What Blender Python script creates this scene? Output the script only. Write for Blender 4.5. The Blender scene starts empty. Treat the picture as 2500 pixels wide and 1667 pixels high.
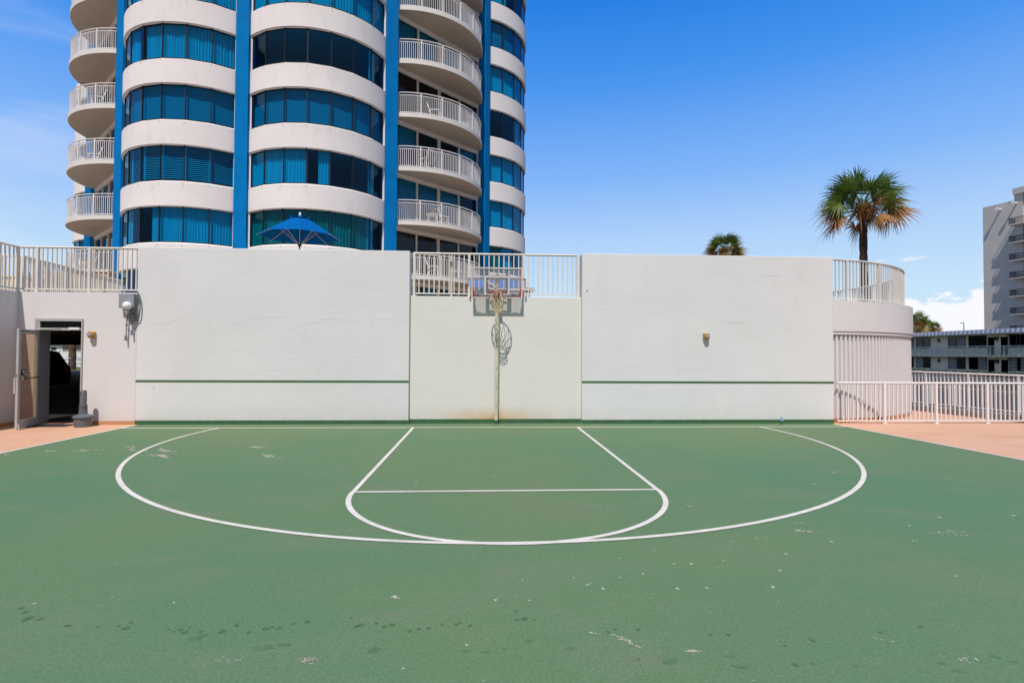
import bpy, math, random
from mathutils import Vector, Matrix
random.seed(7)
S=math.sin; Cc=math.cos; PI=math.pi; R=math.radians
sc=bpy.context.scene; COL=sc.collection

# ------------------------------------------------------------------ camera
F,YAW,PIT,ROL,H=1335.34,.0531,.0214,.0049,1.637
fwd=Vector((S(YAW)*Cc(PIT),Cc(YAW)*Cc(PIT),S(PIT))); rt=Vector((Cc(YAW),-S(YAW),0)); up=rt.cross(fwd)
r2=rt*Cc(ROL)+up*S(ROL); u2=-rt*S(ROL)+up*Cc(ROL)
cd=bpy.data.cameras.new('camera'); cam=bpy.data.objects.new('camera',cd); COL.objects.link(cam)
M=Matrix((r2,u2,-fwd)).transposed().to_4x4(); M.translation=Vector((0,0,H)); cam.matrix_world=M
cd.sensor_width=36; cd.lens=F/2500*36; cd.clip_end=4000; cd.clip_start=.05; sc.camera=cam
def ray(x,y): return fwd+r2*((x-1250)/F)-u2*((y-833.5)/F)
O=Vector((0,0,H))
def atY(x,y,Y): d=ray(x,y); return O+d*(Y/d.y)
def atX(x,y,X): d=ray(x,y); return O+d*(X/d.x)
def atZ(x,y,z=0): d=ray(x,y); return O+d*((z-H)/d.z)

# ------------------------------------------------------------------ materials
MT={}
def nodes(name):
    m=bpy.data.materials.new(name); m.use_nodes=True; nt=m.node_tree; b=nt.nodes['Principled BSDF']; return m,nt,b
def N(nt,t,**k):
    n=nt.nodes.new(t)
    for a,v in k.items(): setattr(n,a,v)
    return n
def mat(name,c,rough=.6,metal=0,var=.12,scale=3,stretch=(1,1,1),bump=0,bscale=30,c2=None,spec=.5):
    if name in MT: return MT[name]
    m,nt,b=nodes(name); L=nt.links.new
    b.inputs['Roughness'].default_value=rough; b.inputs['Metallic'].default_value=metal
    b.inputs['Specular IOR Level'].default_value=spec
    tc=N(nt,'ShaderNodeTexCoord'); mp=N(nt,'ShaderNodeMapping'); mp.inputs['Scale'].default_value=stretch
    L(tc.outputs['Object'],mp.inputs['Vector'])
    n=N(nt,'ShaderNodeTexNoise'); n.inputs['Scale'].default_value=scale; n.inputs['Detail'].default_value=6
    L(mp.outputs[0],n.inputs['Vector'])
    cr=N(nt,'ShaderNodeValToRGB'); cr.color_ramp.elements[0].position=.3; cr.color_ramp.elements[1].position=.7
    if c2 is None: c2=tuple(x*(1-var) for x in c)
    cr.color_ramp.elements[0].color=(*c2,1); cr.color_ramp.elements[1].color=(*c,1)
    L(n.outputs['Fac'],cr.inputs[0]); L(cr.outputs[0],b.inputs['Base Color'])
    if bump:
        n2=N(nt,'ShaderNodeTexNoise'); n2.inputs['Scale'].default_value=bscale; n2.inputs['Detail'].default_value=8
        L(mp.outputs[0],n2.inputs['Vector'])
        bp=N(nt,'ShaderNodeBump'); bp.inputs['Strength'].default_value=bump; bp.inputs['Distance'].default_value=.02
        L(n2.outputs['Fac'],bp.inputs['Height']); L(bp.outputs[0],b.inputs['Normal'])
    MT[name]=m; return m

def plaster(name,c,c2,stain=None,streak=.1):
    """painted stucco: trowel ridges, faint patches, pinholes; world-metre coordinates"""
    m,nt,b=nodes(name); L=nt.links.new
    b.inputs['Roughness'].default_value=.75; b.inputs['Specular IOR Level'].default_value=.25
    g=N(nt,'ShaderNodeNewGeometry')
    def noise(sx,sy,sz,scale,det=6,dist=0):
        mp=N(nt,'ShaderNodeMapping'); mp.inputs['Scale'].default_value=(sx,sy,sz); L(g.outputs['Position'],mp.inputs[0])
        n=N(nt,'ShaderNodeTexNoise'); n.inputs['Scale'].default_value=scale; n.inputs['Detail'].default_value=det; n.inputs['Distortion'].default_value=dist
        L(mp.outputs[0],n.inputs['Vector']); return n
    n1=noise(1,1,1.6,.35,5); cr=N(nt,'ShaderNodeValToRGB'); cr.color_ramp.elements[0].position=.36; cr.color_ramp.elements[1].position=.64
    cr.color_ramp.elements[0].color=(*c2,1); cr.color_ramp.elements[1].color=(*c,1); L(n1.outputs['Fac'],cr.inputs[0])
    n3=noise(1,1,.25,3,6,.4); mr=N(nt,'ShaderNodeMapRange'); mr.inputs[1].default_value=.55; mr.inputs[2].default_value=.8; mr.inputs[3].default_value=0; mr.inputs[4].default_value=streak
    L(n3.outputs['Fac'],mr.inputs[0])
    mx=N(nt,'ShaderNodeMix',data_type='RGBA',blend_type='MULTIPLY'); L(mr.outputs[0],mx.inputs['Factor']); L(cr.outputs[0],mx.inputs['A']); mx.inputs['B'].default_value=(.62,.58,.5,1)
    col=mx.outputs['Result']
    sp=N(nt,'ShaderNodeSeparateXYZ'); L(g.outputs['Position'],sp.inputs[0])
    # splash dirt near the floor
    ld=N(nt,'ShaderNodeMapRange'); ld.inputs[1].default_value=.5; ld.inputs[2].default_value=.08; ld.inputs[3].default_value=0; ld.inputs[4].default_value=.5; L(sp.outputs['Z'],ld.inputs[0])
    n5=noise(1,1,1,5,7); q=N(nt,'ShaderNodeMath',operation='MULTIPLY'); L(ld.outputs[0],q.inputs[0]); L(n5.outputs['Fac'],q.inputs[1])
    m5=N(nt,'ShaderNodeMix',data_type='RGBA',blend_type='MULTIPLY'); L(q.outputs[0],m5.inputs['Factor']); L(col,m5.inputs['A']); m5.inputs['B'].default_value=(.7,.66,.6,1); col=m5.outputs['Result']
    if stain:
        sx,sw,sh,scol=stain
        a=N(nt,'ShaderNodeMath',operation='SUBTRACT'); L(sp.outputs['X'],a.inputs[0]); a.inputs[1].default_value=sx
        a2=N(nt,'ShaderNodeMath',operation='ABSOLUTE'); L(a.outputs[0],a2.inputs[0])
        r1=N(nt,'ShaderNodeMapRange'); r1.inputs[1].default_value=sw; r1.inputs[2].default_value=0; L(a2.outputs[0],r1.inputs[0])
        r3=N(nt,'ShaderNodeMapRange'); r3.inputs[1].default_value=sh; r3.inputs[2].default_value=.1; L(sp.outputs['Z'],r3.inputs[0])
        p=N(nt,'ShaderNodeMath',operation='MULTIPLY'); L(r1.outputs[0],p.inputs[0]); L(r3.outputs[0],p.inputs[1])
        n6=noise(1,1,1,3.5,7,.5); p2=N(nt,'ShaderNodeMath',operation='MULTIPLY'); L(p.outputs[0],p2.inputs[0]); L(n6.outputs['Fac'],p2.inputs[1])
        p3=N(nt,'ShaderNodeMath',operation='MULTIPLY',use_clamp=True); L(p2.outputs[0],p3.inputs[0]); p3.inputs[1].default_value=1.8
        m6=N(nt,'ShaderNodeMix',data_type='RGBA'); L(p3.outputs[0],m6.inputs['Factor']); L(col,m6.inputs['A']); m6.inputs['B'].default_value=(*scol,1); col=m6.outputs['Result']
    L(col,b.inputs['Base Color'])
    nb1=noise(.8,.8,2.2,1.6,9,1.2); nb2=noise(1,1,1,9,8,.3); vo=N(nt,'ShaderNodeTexVoronoi'); vo.inputs['Scale'].default_value=2.2; L(g.outputs['Position'],vo.inputs['Vector'])
    pit=N(nt,'ShaderNodeMapRange'); pit.inputs[1].default_value=.035; pit.inputs[2].default_value=.02; pit.inputs[3].default_value=0; pit.inputs[4].default_value=-.8; L(vo.outputs['Distance'],pit.inputs[0])
    s1=N(nt,'ShaderNodeMath',operation='MULTIPLY_ADD'); L(nb1.outputs['Fac'],s1.inputs[0]); s1.inputs[1].default_value=1.6; L(nb2.outputs['Fac'],s1.inputs[2])
    s2=N(nt,'ShaderNodeMath',operation='ADD'); L(s1.outputs[0],s2.inputs[0]); L(pit.outputs[0],s2.inputs[1])
    bp=N(nt,'ShaderNodeBump'); bp.inputs['Strength'].default_value=.24; bp.inputs['Distance'].default_value=.01
    L(s2.outputs[0],bp.inputs['Height']); L(bp.outputs[0],b.inputs['Normal'])
    MT[name]=m; return m

def floor_mat(name,c,c2,c3,chips,fine):
    m,nt,b=nodes(name); L=nt.links.new; b.inputs['Roughness'].default_value=.8; b.inputs['Specular IOR Level'].default_value=.3
    g=N(nt,'ShaderNodeNewGeometry')
    def noise(s,det=6,dist=0,st=(1,1,1)):
        mp=N(nt,'ShaderNodeMapping'); mp.inputs['Scale'].default_value=st; L(g.outputs['Position'],mp.inputs[0])
        n=N(nt,'ShaderNodeTexNoise'); n.inputs['Scale'].default_value=s; n.inputs['Detail'].default_value=det; n.inputs['Distortion'].default_value=dist; L(mp.outputs[0],n.inputs['Vector']); return n
    n1=noise(.22,5,.3); cr=N(nt,'ShaderNodeValToRGB'); e=cr.color_ramp.elements; e[0].position=.36; e[1].position=.64; e[0].color=(*c,1); e[1].color=(*c2,1); L(n1.outputs['Fac'],cr.inputs[0])
    n2=noise(.9,8,.8,(1,2.2,1)); r=N(nt,'ShaderNodeMapRange'); r.inputs[1].default_value=.5; r.inputs[2].default_value=.75; r.inputs[4].default_value=.62; L(n2.outputs['Fac'],r.inputs[0])
    mx=N(nt,'ShaderNodeMix',data_type='RGBA'); L(r.outputs[0],mx.inputs['Factor']); L(cr.outputs[0],mx.inputs['A']); mx.inputs['B'].default_value=(*c3,1)
    # worn speckle: gritty texture of the coating
    n3=noise(fine,4); r3=N(nt,'ShaderNodeMapRange'); r3.inputs[1].default_value=.35; r3.inputs[2].default_value=.7; r3.inputs[3].default_value=.88; r3.inputs[4].default_value=1.14; L(n3.outputs['Fac'],r3.inputs[0])
    mv=N(nt,'ShaderNodeMix',data_type='RGBA',blend_type='MULTIPLY'); mv.inputs['Factor'].default_value=1; L(mx.outputs['Result'],mv.inputs['A']); L(r3.outputs[0],mv.inputs['B'])
    col=mv.outputs['Result']
    if chips:
        vo=N(nt,'ShaderNodeTexVoronoi'); vo.inputs['Scale'].default_value=5.5; L(g.outputs['Position'],vo.inputs['Vector'])
        sp=N(nt,'ShaderNodeSeparateColor'); L(vo.outputs['Color'],sp.inputs[0])
        th=N(nt,'ShaderNodeMath',operation='MULTIPLY'); L(sp.outputs[0],th.inputs[0]); L(sp.outputs[1],th.inputs[1])
        th2=N(nt,'ShaderNodeMath',operation='MULTIPLY'); L(th.outputs[0],th2.inputs[0]); th2.inputs[1].default_value=.045
        lt=N(nt,'ShaderNodeMath',operation='LESS_THAN'); L(vo.outputs['Distance'],lt.inputs[0]); L(th2.outputs[0],lt.inputs[1])
        n4=noise(.35,3); gt=N(nt,'ShaderNodeMath',operation='GREATER_THAN'); L(n4.outputs['Fac'],gt.inputs[0]); gt.inputs[1].default_value=.5
        ml=N(nt,'ShaderNodeMath',operation='MULTIPLY'); L(lt.outputs[0],ml.inputs[0]); L(gt.outputs[0],ml.inputs[1])
        mc=N(nt,'ShaderNodeMix',data_type='RGBA'); L(ml.outputs[0],mc.inputs['Factor']); L(col,mc.inputs['A']); mc.inputs['B'].default_value=(.42,.42,.34,1); col=mc.outputs['Result']
    L(col,b.inputs['Base Color'])
    n5=noise(180,3); bp=N(nt,'ShaderNodeBump'); bp.inputs['Strength'].default_value=.25; bp.inputs['Distance'].default_value=.004; L(n5.outputs['Fac'],bp.inputs['Height']); L(bp.outputs[0],b.inputs['Normal'])
    MT[name]=m; return m

def glass(name,tint,refl=1.0,ior=1.5,rough=.0,fog=0):
    m,nt,b=nodes(name); nt.nodes.remove(b); L=nt.links.new; out=nt.nodes['Material Output']
    tr=N(nt,'ShaderNodeBsdfTransparent'); tr.inputs[0].default_value=(*tint,1)
    gl=N(nt,'ShaderNodeBsdfGlossy'); gl.inputs['Roughness'].default_value=rough; gl.inputs[0].default_value=(*refl,1) if isinstance(refl,tuple) else (refl,refl,refl,1)
    ge=N(nt,'ShaderNodeNewGeometry'); dt=N(nt,'ShaderNodeVectorMath',operation='DOT_PRODUCT'); L(ge.outputs['Incoming'],dt.inputs[0]); L(ge.outputs['Normal'],dt.inputs[1])
    ab=N(nt,'ShaderNodeMath',operation='ABSOLUTE'); L(dt.outputs['Value'],ab.inputs[0]); om=N(nt,'ShaderNodeMath',operation='SUBTRACT',use_clamp=True); om.inputs[0].default_value=1; L(ab.outputs[0],om.inputs[1])
    p5=N(nt,'ShaderNodeMath',operation='POWER'); L(om.outputs[0],p5.inputs[0]); p5.inputs[1].default_value=5
    f0=((ior-1)/(ior+1))**2; fr=N(nt,'ShaderNodeMath',operation='MULTIPLY_ADD'); L(p5.outputs[0],fr.inputs[0]); fr.inputs[1].default_value=1-f0; fr.inputs[2].default_value=f0
    tc=N(nt,'ShaderNodeTexCoord'); no=N(nt,'ShaderNodeTexNoise'); no.inputs['Scale'].default_value=.7; L(tc.outputs['Object'],no.inputs['Vector'])
    bp=N(nt,'ShaderNodeBump'); bp.inputs['Strength'].default_value=.08; bp.inputs['Distance'].default_value=.05; L(no.outputs['Fac'],bp.inputs['Height']); L(bp.outputs[0],gl.inputs['Normal'])
    mx=N(nt,'ShaderNodeMixShader'); L(fr.outputs[0],mx.inputs[0]); L(tr.outputs[0],mx.inputs[1]); L(gl.outputs[0],mx.inputs[2]); fin=mx.outputs[0]
    if fog:
        df=N(nt,'ShaderNodeBsdfDiffuse'); df.inputs[0].default_value=(.6,.6,.62,1); m2=N(nt,'ShaderNodeMixShader'); m2.inputs[0].default_value=fog; L(fin,m2.inputs[1]); L(df.outputs[0],m2.inputs[2]); fin=m2.outputs[0]
    L(fin,out.inputs[0])
    MT[name]=m; return m

WALL=plaster('white_stucco',(.72,.70,.694),(.675,.658,.65))
WALLC=plaster('yellowed_stucco',(.72,.69,.655),(.695,.66,.605),stain=(.25,1.5,.42,(.62,.40,.18)))
WALLP=plaster('pinkish_stucco',(.695,.655,.65),(.665,.63,.625))
TOWW=plaster('tower_stucco',(.79,.74,.715),(.74,.69,.67),streak=.26)
GREEN=floor_mat('court_paint',(.094,.192,.098),(.130,.194,.090),(.155,.192,.118),True,70)
ORANGE=floor_mat('patio_coating',(.62,.36,.235),(.65,.385,.26),(.53,.275,.165),False,40)
LINE=mat('line_paint',(.75,.695,.635),.75,var=.16,scale=9,bump=.1)
def wear(m):
    nt=m.node_tree; L=nt.links.new; b=nt.nodes['Principled BSDF']; src=b.inputs['Base Color'].links[0].from_socket; g=N(nt,'ShaderNodeNewGeometry')
    f=None
    for sc_,lo,hi,am in((26,.66,.72,.8),(2.1,.52,.75,.35)):
        n=N(nt,'ShaderNodeTexNoise'); n.inputs['Scale'].default_value=sc_; n.inputs['Detail'].default_value=7; L(g.outputs['Position'],n.inputs['Vector'])
        r=N(nt,'ShaderNodeMapRange'); r.inputs[1].default_value=lo; r.inputs[2].default_value=hi; r.inputs[4].default_value=am; L(n.outputs['Fac'],r.inputs[0])
        mx=N(nt,'ShaderNodeMix',data_type='RGBA'); L(r.outputs[0],mx.inputs['Factor']); L(src,mx.inputs['A']); mx.inputs['B'].default_value=(.30,.33,.24,1); src=mx.outputs['Result']
    L(src,b.inputs['Base Color'])
wear(LINE)
GBASE=mat('green_wall_paint',(.05,.14,.06),.6,var=.35,scale=6)
GLINE=mat('green_line_paint',(.07,.15,.06),.6,var=.25,scale=9)
OBASE=mat('orange_wall_paint',(.55,.27,.12),.65,var=.2,scale=6)
RAILM=mat('cream_rail_paint',(.74,.68,.60),.4,var=.1,scale=4,bump=.05,bscale=40)
RAILW=mat('white_rail_paint',(.82,.78,.765),.38,var=.08,scale=4)
RUST=mat('rust',(.32,.13,.04),.85,var=.5,scale=20)
BLUE=mat('blue_stucco',(.0,.185,.50),.85,var=.16,scale=1.5,bump=.3,bscale=9,spec=.08)
SLAB=mat('slab_paint',(.70,.66,.62),.7,var=.06,scale=1.2,bump=.15,bscale=6)
SOFF=mat('soffit_paint',(.50,.46,.40),.8,var=.08,scale=1)
MULL=mat('bronze_mullion',(.02,.018,.018),.4,.3,var=.2)
ALU=mat('aluminium_frame',(.50,.485,.46),.5,.15,var=.15,scale=8)
DFRAME=mat('door_frame_tan',(.62,.56,.48),.55,var=.1)
TGLASS=glass('teal_tinted_glass',(.012,.50,.75),(.45,.75,1),1.55)
DGLASS=glass('shade_darkened_door_glass',(.04,.36,.50),(.5,.75,1),1.5)  # tint darkened to stand in for shade under the balcony above
DRKGL=glass('dark_glass',(.12,.13,.14),.9,1.5)
CLR=glass('clear_glass',(.93,.95,.94),.8,1.42)
ACR=glass('backboard_acrylic',(.95,.93,.92),.9,1.5,.02,.13)
CURT=mat('white_curtain',(.88,.88,.86),.9,var=.1,scale=6)
CURG=mat('green_curtain',(.30,.52,.30),.9,var=.2,scale=6)
SHADE=mat('roller_shade',(.42,.44,.46),.9,var=.08,scale=30)
INTR=mat('room_interior',(.26,.27,.29),.9,var=.3,scale=1)
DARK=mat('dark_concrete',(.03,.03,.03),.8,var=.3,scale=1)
CONC=mat('grey_concrete',(.22,.22,.23),.8,var=.2,scale=2,bump=.2,bscale=20)
ASPH=mat('asphalt',(.055,.052,.05),.9,var=.35,scale=.5,bump=.2,bscale=30)
GREY=mat('grey_box_paint',(.30,.31,.34),.45,var=.12,scale=6)
DGREY=mat('dark_grey_plastic',(.13,.14,.155),.5,var=.2,scale=9,bump=.1)
BLACK=mat('black_rubber',(.015,.015,.015),.6,var=.3)
BLKM=mat('black_steel',(.02,.02,.024),.45,.3)
WHITE=mat('white_plastic',(.80,.80,.80),.35,var=.04)
AMBER=mat('amber_cast_housing',(.58,.31,.06),.4,.2,var=.3,scale=14)
REDP=mat('red_paint',(.45,.02,.015),.45,var=.3,scale=20)
RIMR=mat('orange_red_rim',(.52,.075,.02),.4,var=.4,scale=20)
NET=mat('aged_net_cord',(.62,.50,.32),.9,var=.3,scale=30)
POLEM=mat('cream_pole_paint',(.70,.64,.48),.5,var=.25,scale=3,stretch=(1,1,.5))
UMB=mat('blue_canvas',(.0,.11,.37),.9,spec=.05,var=.12,scale=5,bump=.2,bscale=60)
TAN=mat('tan_stucco',(.50,.32,.19),.8,var=.2,scale=2)
CREAMW=mat('cream_stucco',(.70,.60,.48),.8,var=.12,scale=2)
MOTW=mat('pale_green_motel_paint',(.82,.76,.50),.8,var=.12,scale=.8)
MOTD=mat('pink_grey_door_paint',(.86,.72,.62),.7,var=.08)
ROOFM=mat('corrugated_grey_metal',(.46,.47,.55),.5,.2,var=.12,scale=1)
HIW=mat('highrise_stucco',(.62,.55,.49),.85,var=.12,scale=.25,stretch=(1,1,3))
TRUNK=mat('palm_trunk_bark',(.085,.048,.03),.95,var=.6,scale=7,stretch=(1,1,3),bump=.9,bscale=12)
def leafmat(name,c,c2):
    m=mat(name,c,.5,var=.4,scale=2.5,c2=c2); nt=m.node_tree; L=nt.links.new; b=nt.nodes['Principled BSDF']; out=nt.nodes['Material Output']
    tl=N(nt,'ShaderNodeBsdfTranslucent'); L(b.inputs['Base Color'].links[0].from_socket,tl.inputs[0]); mx=N(nt,'ShaderNodeMixShader'); mx.inputs[0].default_value=.35
    L(b.outputs[0],mx.inputs[1]); L(tl.outputs[0],mx.inputs[2]); L(mx.outputs[0],out.inputs[0]); return m
FRG=leafmat('green_frond',(.16,.22,.035),(.06,.12,.015))
FRY=leafmat('yellowing_frond',(.36,.25,.06),(.11,.15,.03))
FRB=leafmat('dead_brown_frond',(.66,.31,.09),(.28,.13,.05))
LEAF=mat('hedge_leaf',(.03,.05,.02),.8,var=.6,scale=3)
GRASS=mat('lawn',(.14,.16,.02),.9,var=.4,scale=2)
TEAL=mat('teal_plastic',(.05,.38,.30),.4,var=.1)
WOOD=mat('brown_wood',(.12,.05,.03),.6,var=.4,scale=6)
CARP=mat('black_car_paint',(.004,.004,.005),.2,.0,var=.2)
LAMPM=mat('street_lamp_grey',(.25,.27,.28),.5,.4)
def lab(o,label=None,cat=None,group=None,kind=None):
    if label: o['label']=label
    if cat: o['category']=cat
    if group: o['group']=group
    if kind: o['kind']=kind
    return o
def thing(name,loc,label,cat,group=None,rz=0):
    o=bpy.data.objects.new(name,None); COL.objects.link(o); o.location=loc; o.rotation_euler=(0,0,rz); o.empty_display_size=.2
    return lab(o,label,cat,group)
def wloc(o):
    v=Vector((0,0,0))
    while o: v+=o.location; o=o.parent
    return v
class MB:
    def __init__(s): s.v=[]; s.f=[]
    def quad(s,a,b,c,d): i=len(s.v); s.v+=[tuple(a),tuple(b),tuple(c),tuple(d)]; s.f.append((i,i+1,i+2,i+3)); return s
    def box(s,x0,x1,y0,y1,z0,z1):
        i=len(s.v); s.v+=[(x,y,z) for z in(z0,z1) for y in(y0,y1) for x in(x0,x1)]
        s.f+=[(i,i+2,i+3,i+1),(i+4,i+5,i+7,i+6),(i,i+1,i+5,i+4),(i+1,i+3,i+7,i+5),(i+3,i+2,i+6,i+7),(i+2,i,i+4,i+6)]; return s
    def obox(s,c,ax,ay,az):
        c,ax,ay,az=map(Vector,(c,ax,ay,az)); i=len(s.v)
        s.v+=[tuple(c+ax*p+ay*q+az*r) for r in(-1,1) for q in(-1,1) for p in(-1,1)]
        s.f+=[(i,i+2,i+3,i+1),(i+4,i+5,i+7,i+6),(i,i+1,i+5,i+4),(i+1,i+3,i+7,i+5),(i+3,i+2,i+6,i+7),(i+2,i,i+4,i+6)]; return s
    def bar(s,a,b,w,h=None,upv=(0,0,1)):
        a,b=Vector(a),Vector(b); h=h or w; d=(b-a); 
        if d.length<1e-6: return s
        dn=d.normalized(); u=Vector(upv); sd=dn.cross(u)
        if sd.length<1e-3: sd=dn.cross(Vector((1,0,0)))
        sd.normalize(); uu=sd.cross(dn); return s.obox((a+b)/2,sd*w/2,d/2,uu*h/2)
    def cyl(s,a,b,r,n=10,r1=None,cap=True):
        a,b=Vector(a),Vector(b); r1=r if r1 is None else r1; d=(b-a).normalized(); u=d.orthogonal().normalized(); w=d.cross(u); i=len(s.v)
        for p,q in((a,r),(b,r1)):
            s.v+=[tuple(p+(u*Cc(2*PI*k/n)+w*S(2*PI*k/n))*q) for k in range(n)]
        s.f+=[(i+k,i+(k+1)%n,i+n+(k+1)%n,i+n+k) for k in range(n)]
        if cap: s.f+=[tuple(i+n-1-k for k in range(n)),tuple(i+n+k for k in range(n))]
        return s
    def tube(s,P,r,n=6,closed=False):
        P=[Vector(p) for p in P]; m=len(P); i=len(s.v); prev=None
        for k in range(m):
            a=P[(k-1)%m] if closed or k>0 else P[k]; b=P[(k+1)%m] if closed or k<m-1 else P[k]
            d=(b-a).normalized()
            u=(prev-d*prev.dot(d)) if prev else d.orthogonal()
            if u.length<1e-6: u=d.orthogonal()
            u.normalize(); prev=u; w=d.cross(u)
            rr=r[k] if isinstance(r,(list,tuple)) else r
            s.v+=[tuple(P[k]+(u*Cc(2*PI*j/n)+w*S(2*PI*j/n))*rr) for j in range(n)]
        for k in range(m if closed else m-1):
            for j in range(n):
                a=i+k*n; b=i+((k+1)%m)*n; s.f.append((a+j,a+(j+1)%n,b+(j+1)%n,b+j))
        if not closed: s.f+=[tuple(i+n-1-k for k in range(n)),tuple(i+(m-1)*n+k for k in range(n))]
        return s
    def sweep(s,P,sec,closed=False):
        """horizontal path P, section (side, z)"""
        P=[Vector(p) for p in P]; m=len(P); n=len(sec); i=len(s.v)
        for k in range(m):
            a=P[(k-1)%m] if closed or k>0 else P[k]; b=P[(k+1)%m] if closed or k<m-1 else P[k]
            d=(b-a); d.z=0; d.normalize(); sd=Vector((d.y,-d.x,0))
            s.v+=[tuple(P[k]+sd*u+Vector((0,0,v))) for u,v in sec]
        for k in range(m if closed else m-1):
            for j in range(n):
                a=i+k*n; b=i+((k+1)%m)*n; s.f.append((a+j,a+(j+1)%n,b+(j+1)%n,b+j))
        if not closed: s.f+=[tuple(i+n-1-k for k in range(n)),tuple(i+(m-1)*n+k for k in range(n))]
        return s
    def lathe(s,c,prof,n=20):
        c=Vector(c); i=len(s.v); m=len(prof)
        for r,z in prof: s.v+=[tuple(c+Vector((r*Cc(2*PI*k/n),r*S(2*PI*k/n),z))) for k in range(n)]
        for a in range(m-1):
            for k in range(n): s.f.append((i+a*n+k,i+a*n+(k+1)%n,i+(a+1)*n+(k+1)%n,i+(a+1)*n+k))
        s.f+=[tuple(i+n-1-k for k in range(n)),tuple(i+(m-1)*n+k for k in range(n))]; return s
    def prism(s,pts,z0,z1):
        i=len(s.v); n=len(pts); s.v+=[(p[0],p[1],z0) for p in pts]+[(p[0],p[1],z1) for p in pts]
        s.f+=[(i+k,i+(k+1)%n,i+n+(k+1)%n,i+n+k) for k in range(n)]+[tuple(i+n-1-k for k in range(n)),tuple(i+n+k for k in range(n))]; return s
    def ext(s,pts,v):
        i=len(s.v); n=len(pts); v=Vector(v); pts=[Vector(p) for p in pts]; s.v+=[tuple(p) for p in pts]+[tuple(p+v) for p in pts]
        s.f+=[(i+k,i+(k+1)%n,i+n+(k+1)%n,i+n+k) for k in range(n)]+[tuple(i+n-1-k for k in range(n)),tuple(i+n+k for k in range(n))]; return s
    def strip(s,A,B):
        i=len(s.v); n=len(A); s.v+=[tuple(p) for p in A]+[tuple(p) for p in B]
        s.f+=[(i+k,i+k+1,i+n+k+1,i+n+k) for k in range(n-1)]; return s
    def build(s,name,m,parent=None,smooth=False,local=False,recalc=True,bevel=0):
        off=Vector((0,0,0))
        if parent is not None:
            if not local: off=wloc(parent)
        elif s.v and not local:
            xs=[p[0] for p in s.v]; ys=[p[1] for p in s.v]; zs=[p[2] for p in s.v]; off=Vector(((min(xs)+max(xs))/2,(min(ys)+max(ys))/2,min(zs)))
        me=bpy.data.meshes.new(name); me.from_pydata([(p[0]-off.x,p[1]-off.y,p[2]-off.z) for p in s.v],[],s.f); me.materials.append(m)
        if recalc:
            import bmesh
            b=bmesh.new(); b.from_mesh(me); bmesh.ops.recalc_face_normals(b,faces=b.faces); b.to_mesh(me); b.free()
        o=bpy.data.objects.new(name,me); COL.objects.link(o)
        if parent is not None: o.parent=parent
        else: o.location=off
        if smooth:
            me.polygons.foreach_set('use_smooth',[True]*len(me.polygons))
            me.set_sharp_from_angle(angle=R(38))
        if bevel:
            bm=o.modifiers.new('bevel','BEVEL'); bm.width=bevel; bm.segments=2; bm.limit_method='ANGLE'
        return o
def struct(name,mb,m,**k): return lab(mb.build(name,m,**k),kind='structure')
OVAL=[(.03*Cc(a),.025*S(a)) for a in [2*PI*k/10 for k in range(10)]]
def dense(pts,step=.25):
    out=[Vector(pts[0])]
    for a,b in zip(pts,pts[1:]):
        a,b=Vector(a),Vector(b); n=max(1,int((b-a).length/step))
        out+=[a.lerp(b,k/n) for k in range(1,n+1)]
    return out
class Path:
    def __init__(s,pts):
        s.p=[Vector((p[0],p[1],0)) for p in pts]; s.c=[0]
        for a,b in zip(s.p,s.p[1:]): s.c.append(s.c[-1]+(b-a).length)
        s.L=s.c[-1]
    def at(s,t):
        t=min(max(t,0),s.L)
        for k in range(len(s.c)-1):
            if t<=s.c[k+1]+1e-9: break
        a,b=s.p[k],s.p[k+1]; d=(b-a).normalized(); return a+d*(t-s.c[k]),d
def railing(name,label,pts,z0,z1,posts,m,nb=10,group=None,post_down=0,botz=.07,bw=.012,each=True,pw=.027):
    P=Path(pts); p0,_=P.at(P.L/2)
    root=thing(name,(p0.x,p0.y,z0),label,'railing',group)
    top=[(p.x,p.y,z1-.025) for p in P.p]
    MB().sweep(top,OVAL).build('top_rail',m,root,smooth=True)
    MB().sweep([(p.x,p.y,z0+botz) for p in P.p],[(-.014,-.014),(.014,-.014),(.014,.014),(-.014,.014)]).build('bottom_rail',m,root)
    for t in posts:
        p,d=P.at(t); sd=Vector((d.y,-d.x,0)); zc=(z0-post_down+z1-.04)/2; hz=(z1-.04-z0+post_down)/2
        MB().obox((p.x,p.y,zc),d*pw,sd*pw,(0,0,hz)).build('post',m,root)
        MB().obox((p.x,p.y,z0+.006),d*pw*1.7,sd*pw*1.7,(0,0,.005)).build('foot_plate',m,root)
    ts=[]; e=[0]+sorted(posts)+[P.L]
    sp=(posts[-1]-posts[-2])/(nb+1) if len(posts)>1 else .115
    for a,b in zip(e,e[1:]):
        n=round((b-a)/sp)
        if n<2: continue
        s_=(b-a)/n if (a in posts and b in posts) else sp
        for k in range(1,n+(0 if b in posts or b==P.L else 0)):
            ts.append(a+k*s_ if a in posts or a==0 and b not in posts else b-k*s_)
    alls=MB()
    for t in ts:
        if t<.01 or t>P.L-.01: continue
        p,d=P.at(t); sd=Vector((d.y,-d.x,0)); b=MB() if each else alls
        b.obox((p.x,p.y,(z0+botz+z1-.04)/2),d*bw,sd*bw,(0,0,(z1-.04-z0-botz)/2))
        if each: b.build('baluster',m,root)
    if not each: alls.build('balusters',m,root)
    return root

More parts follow.
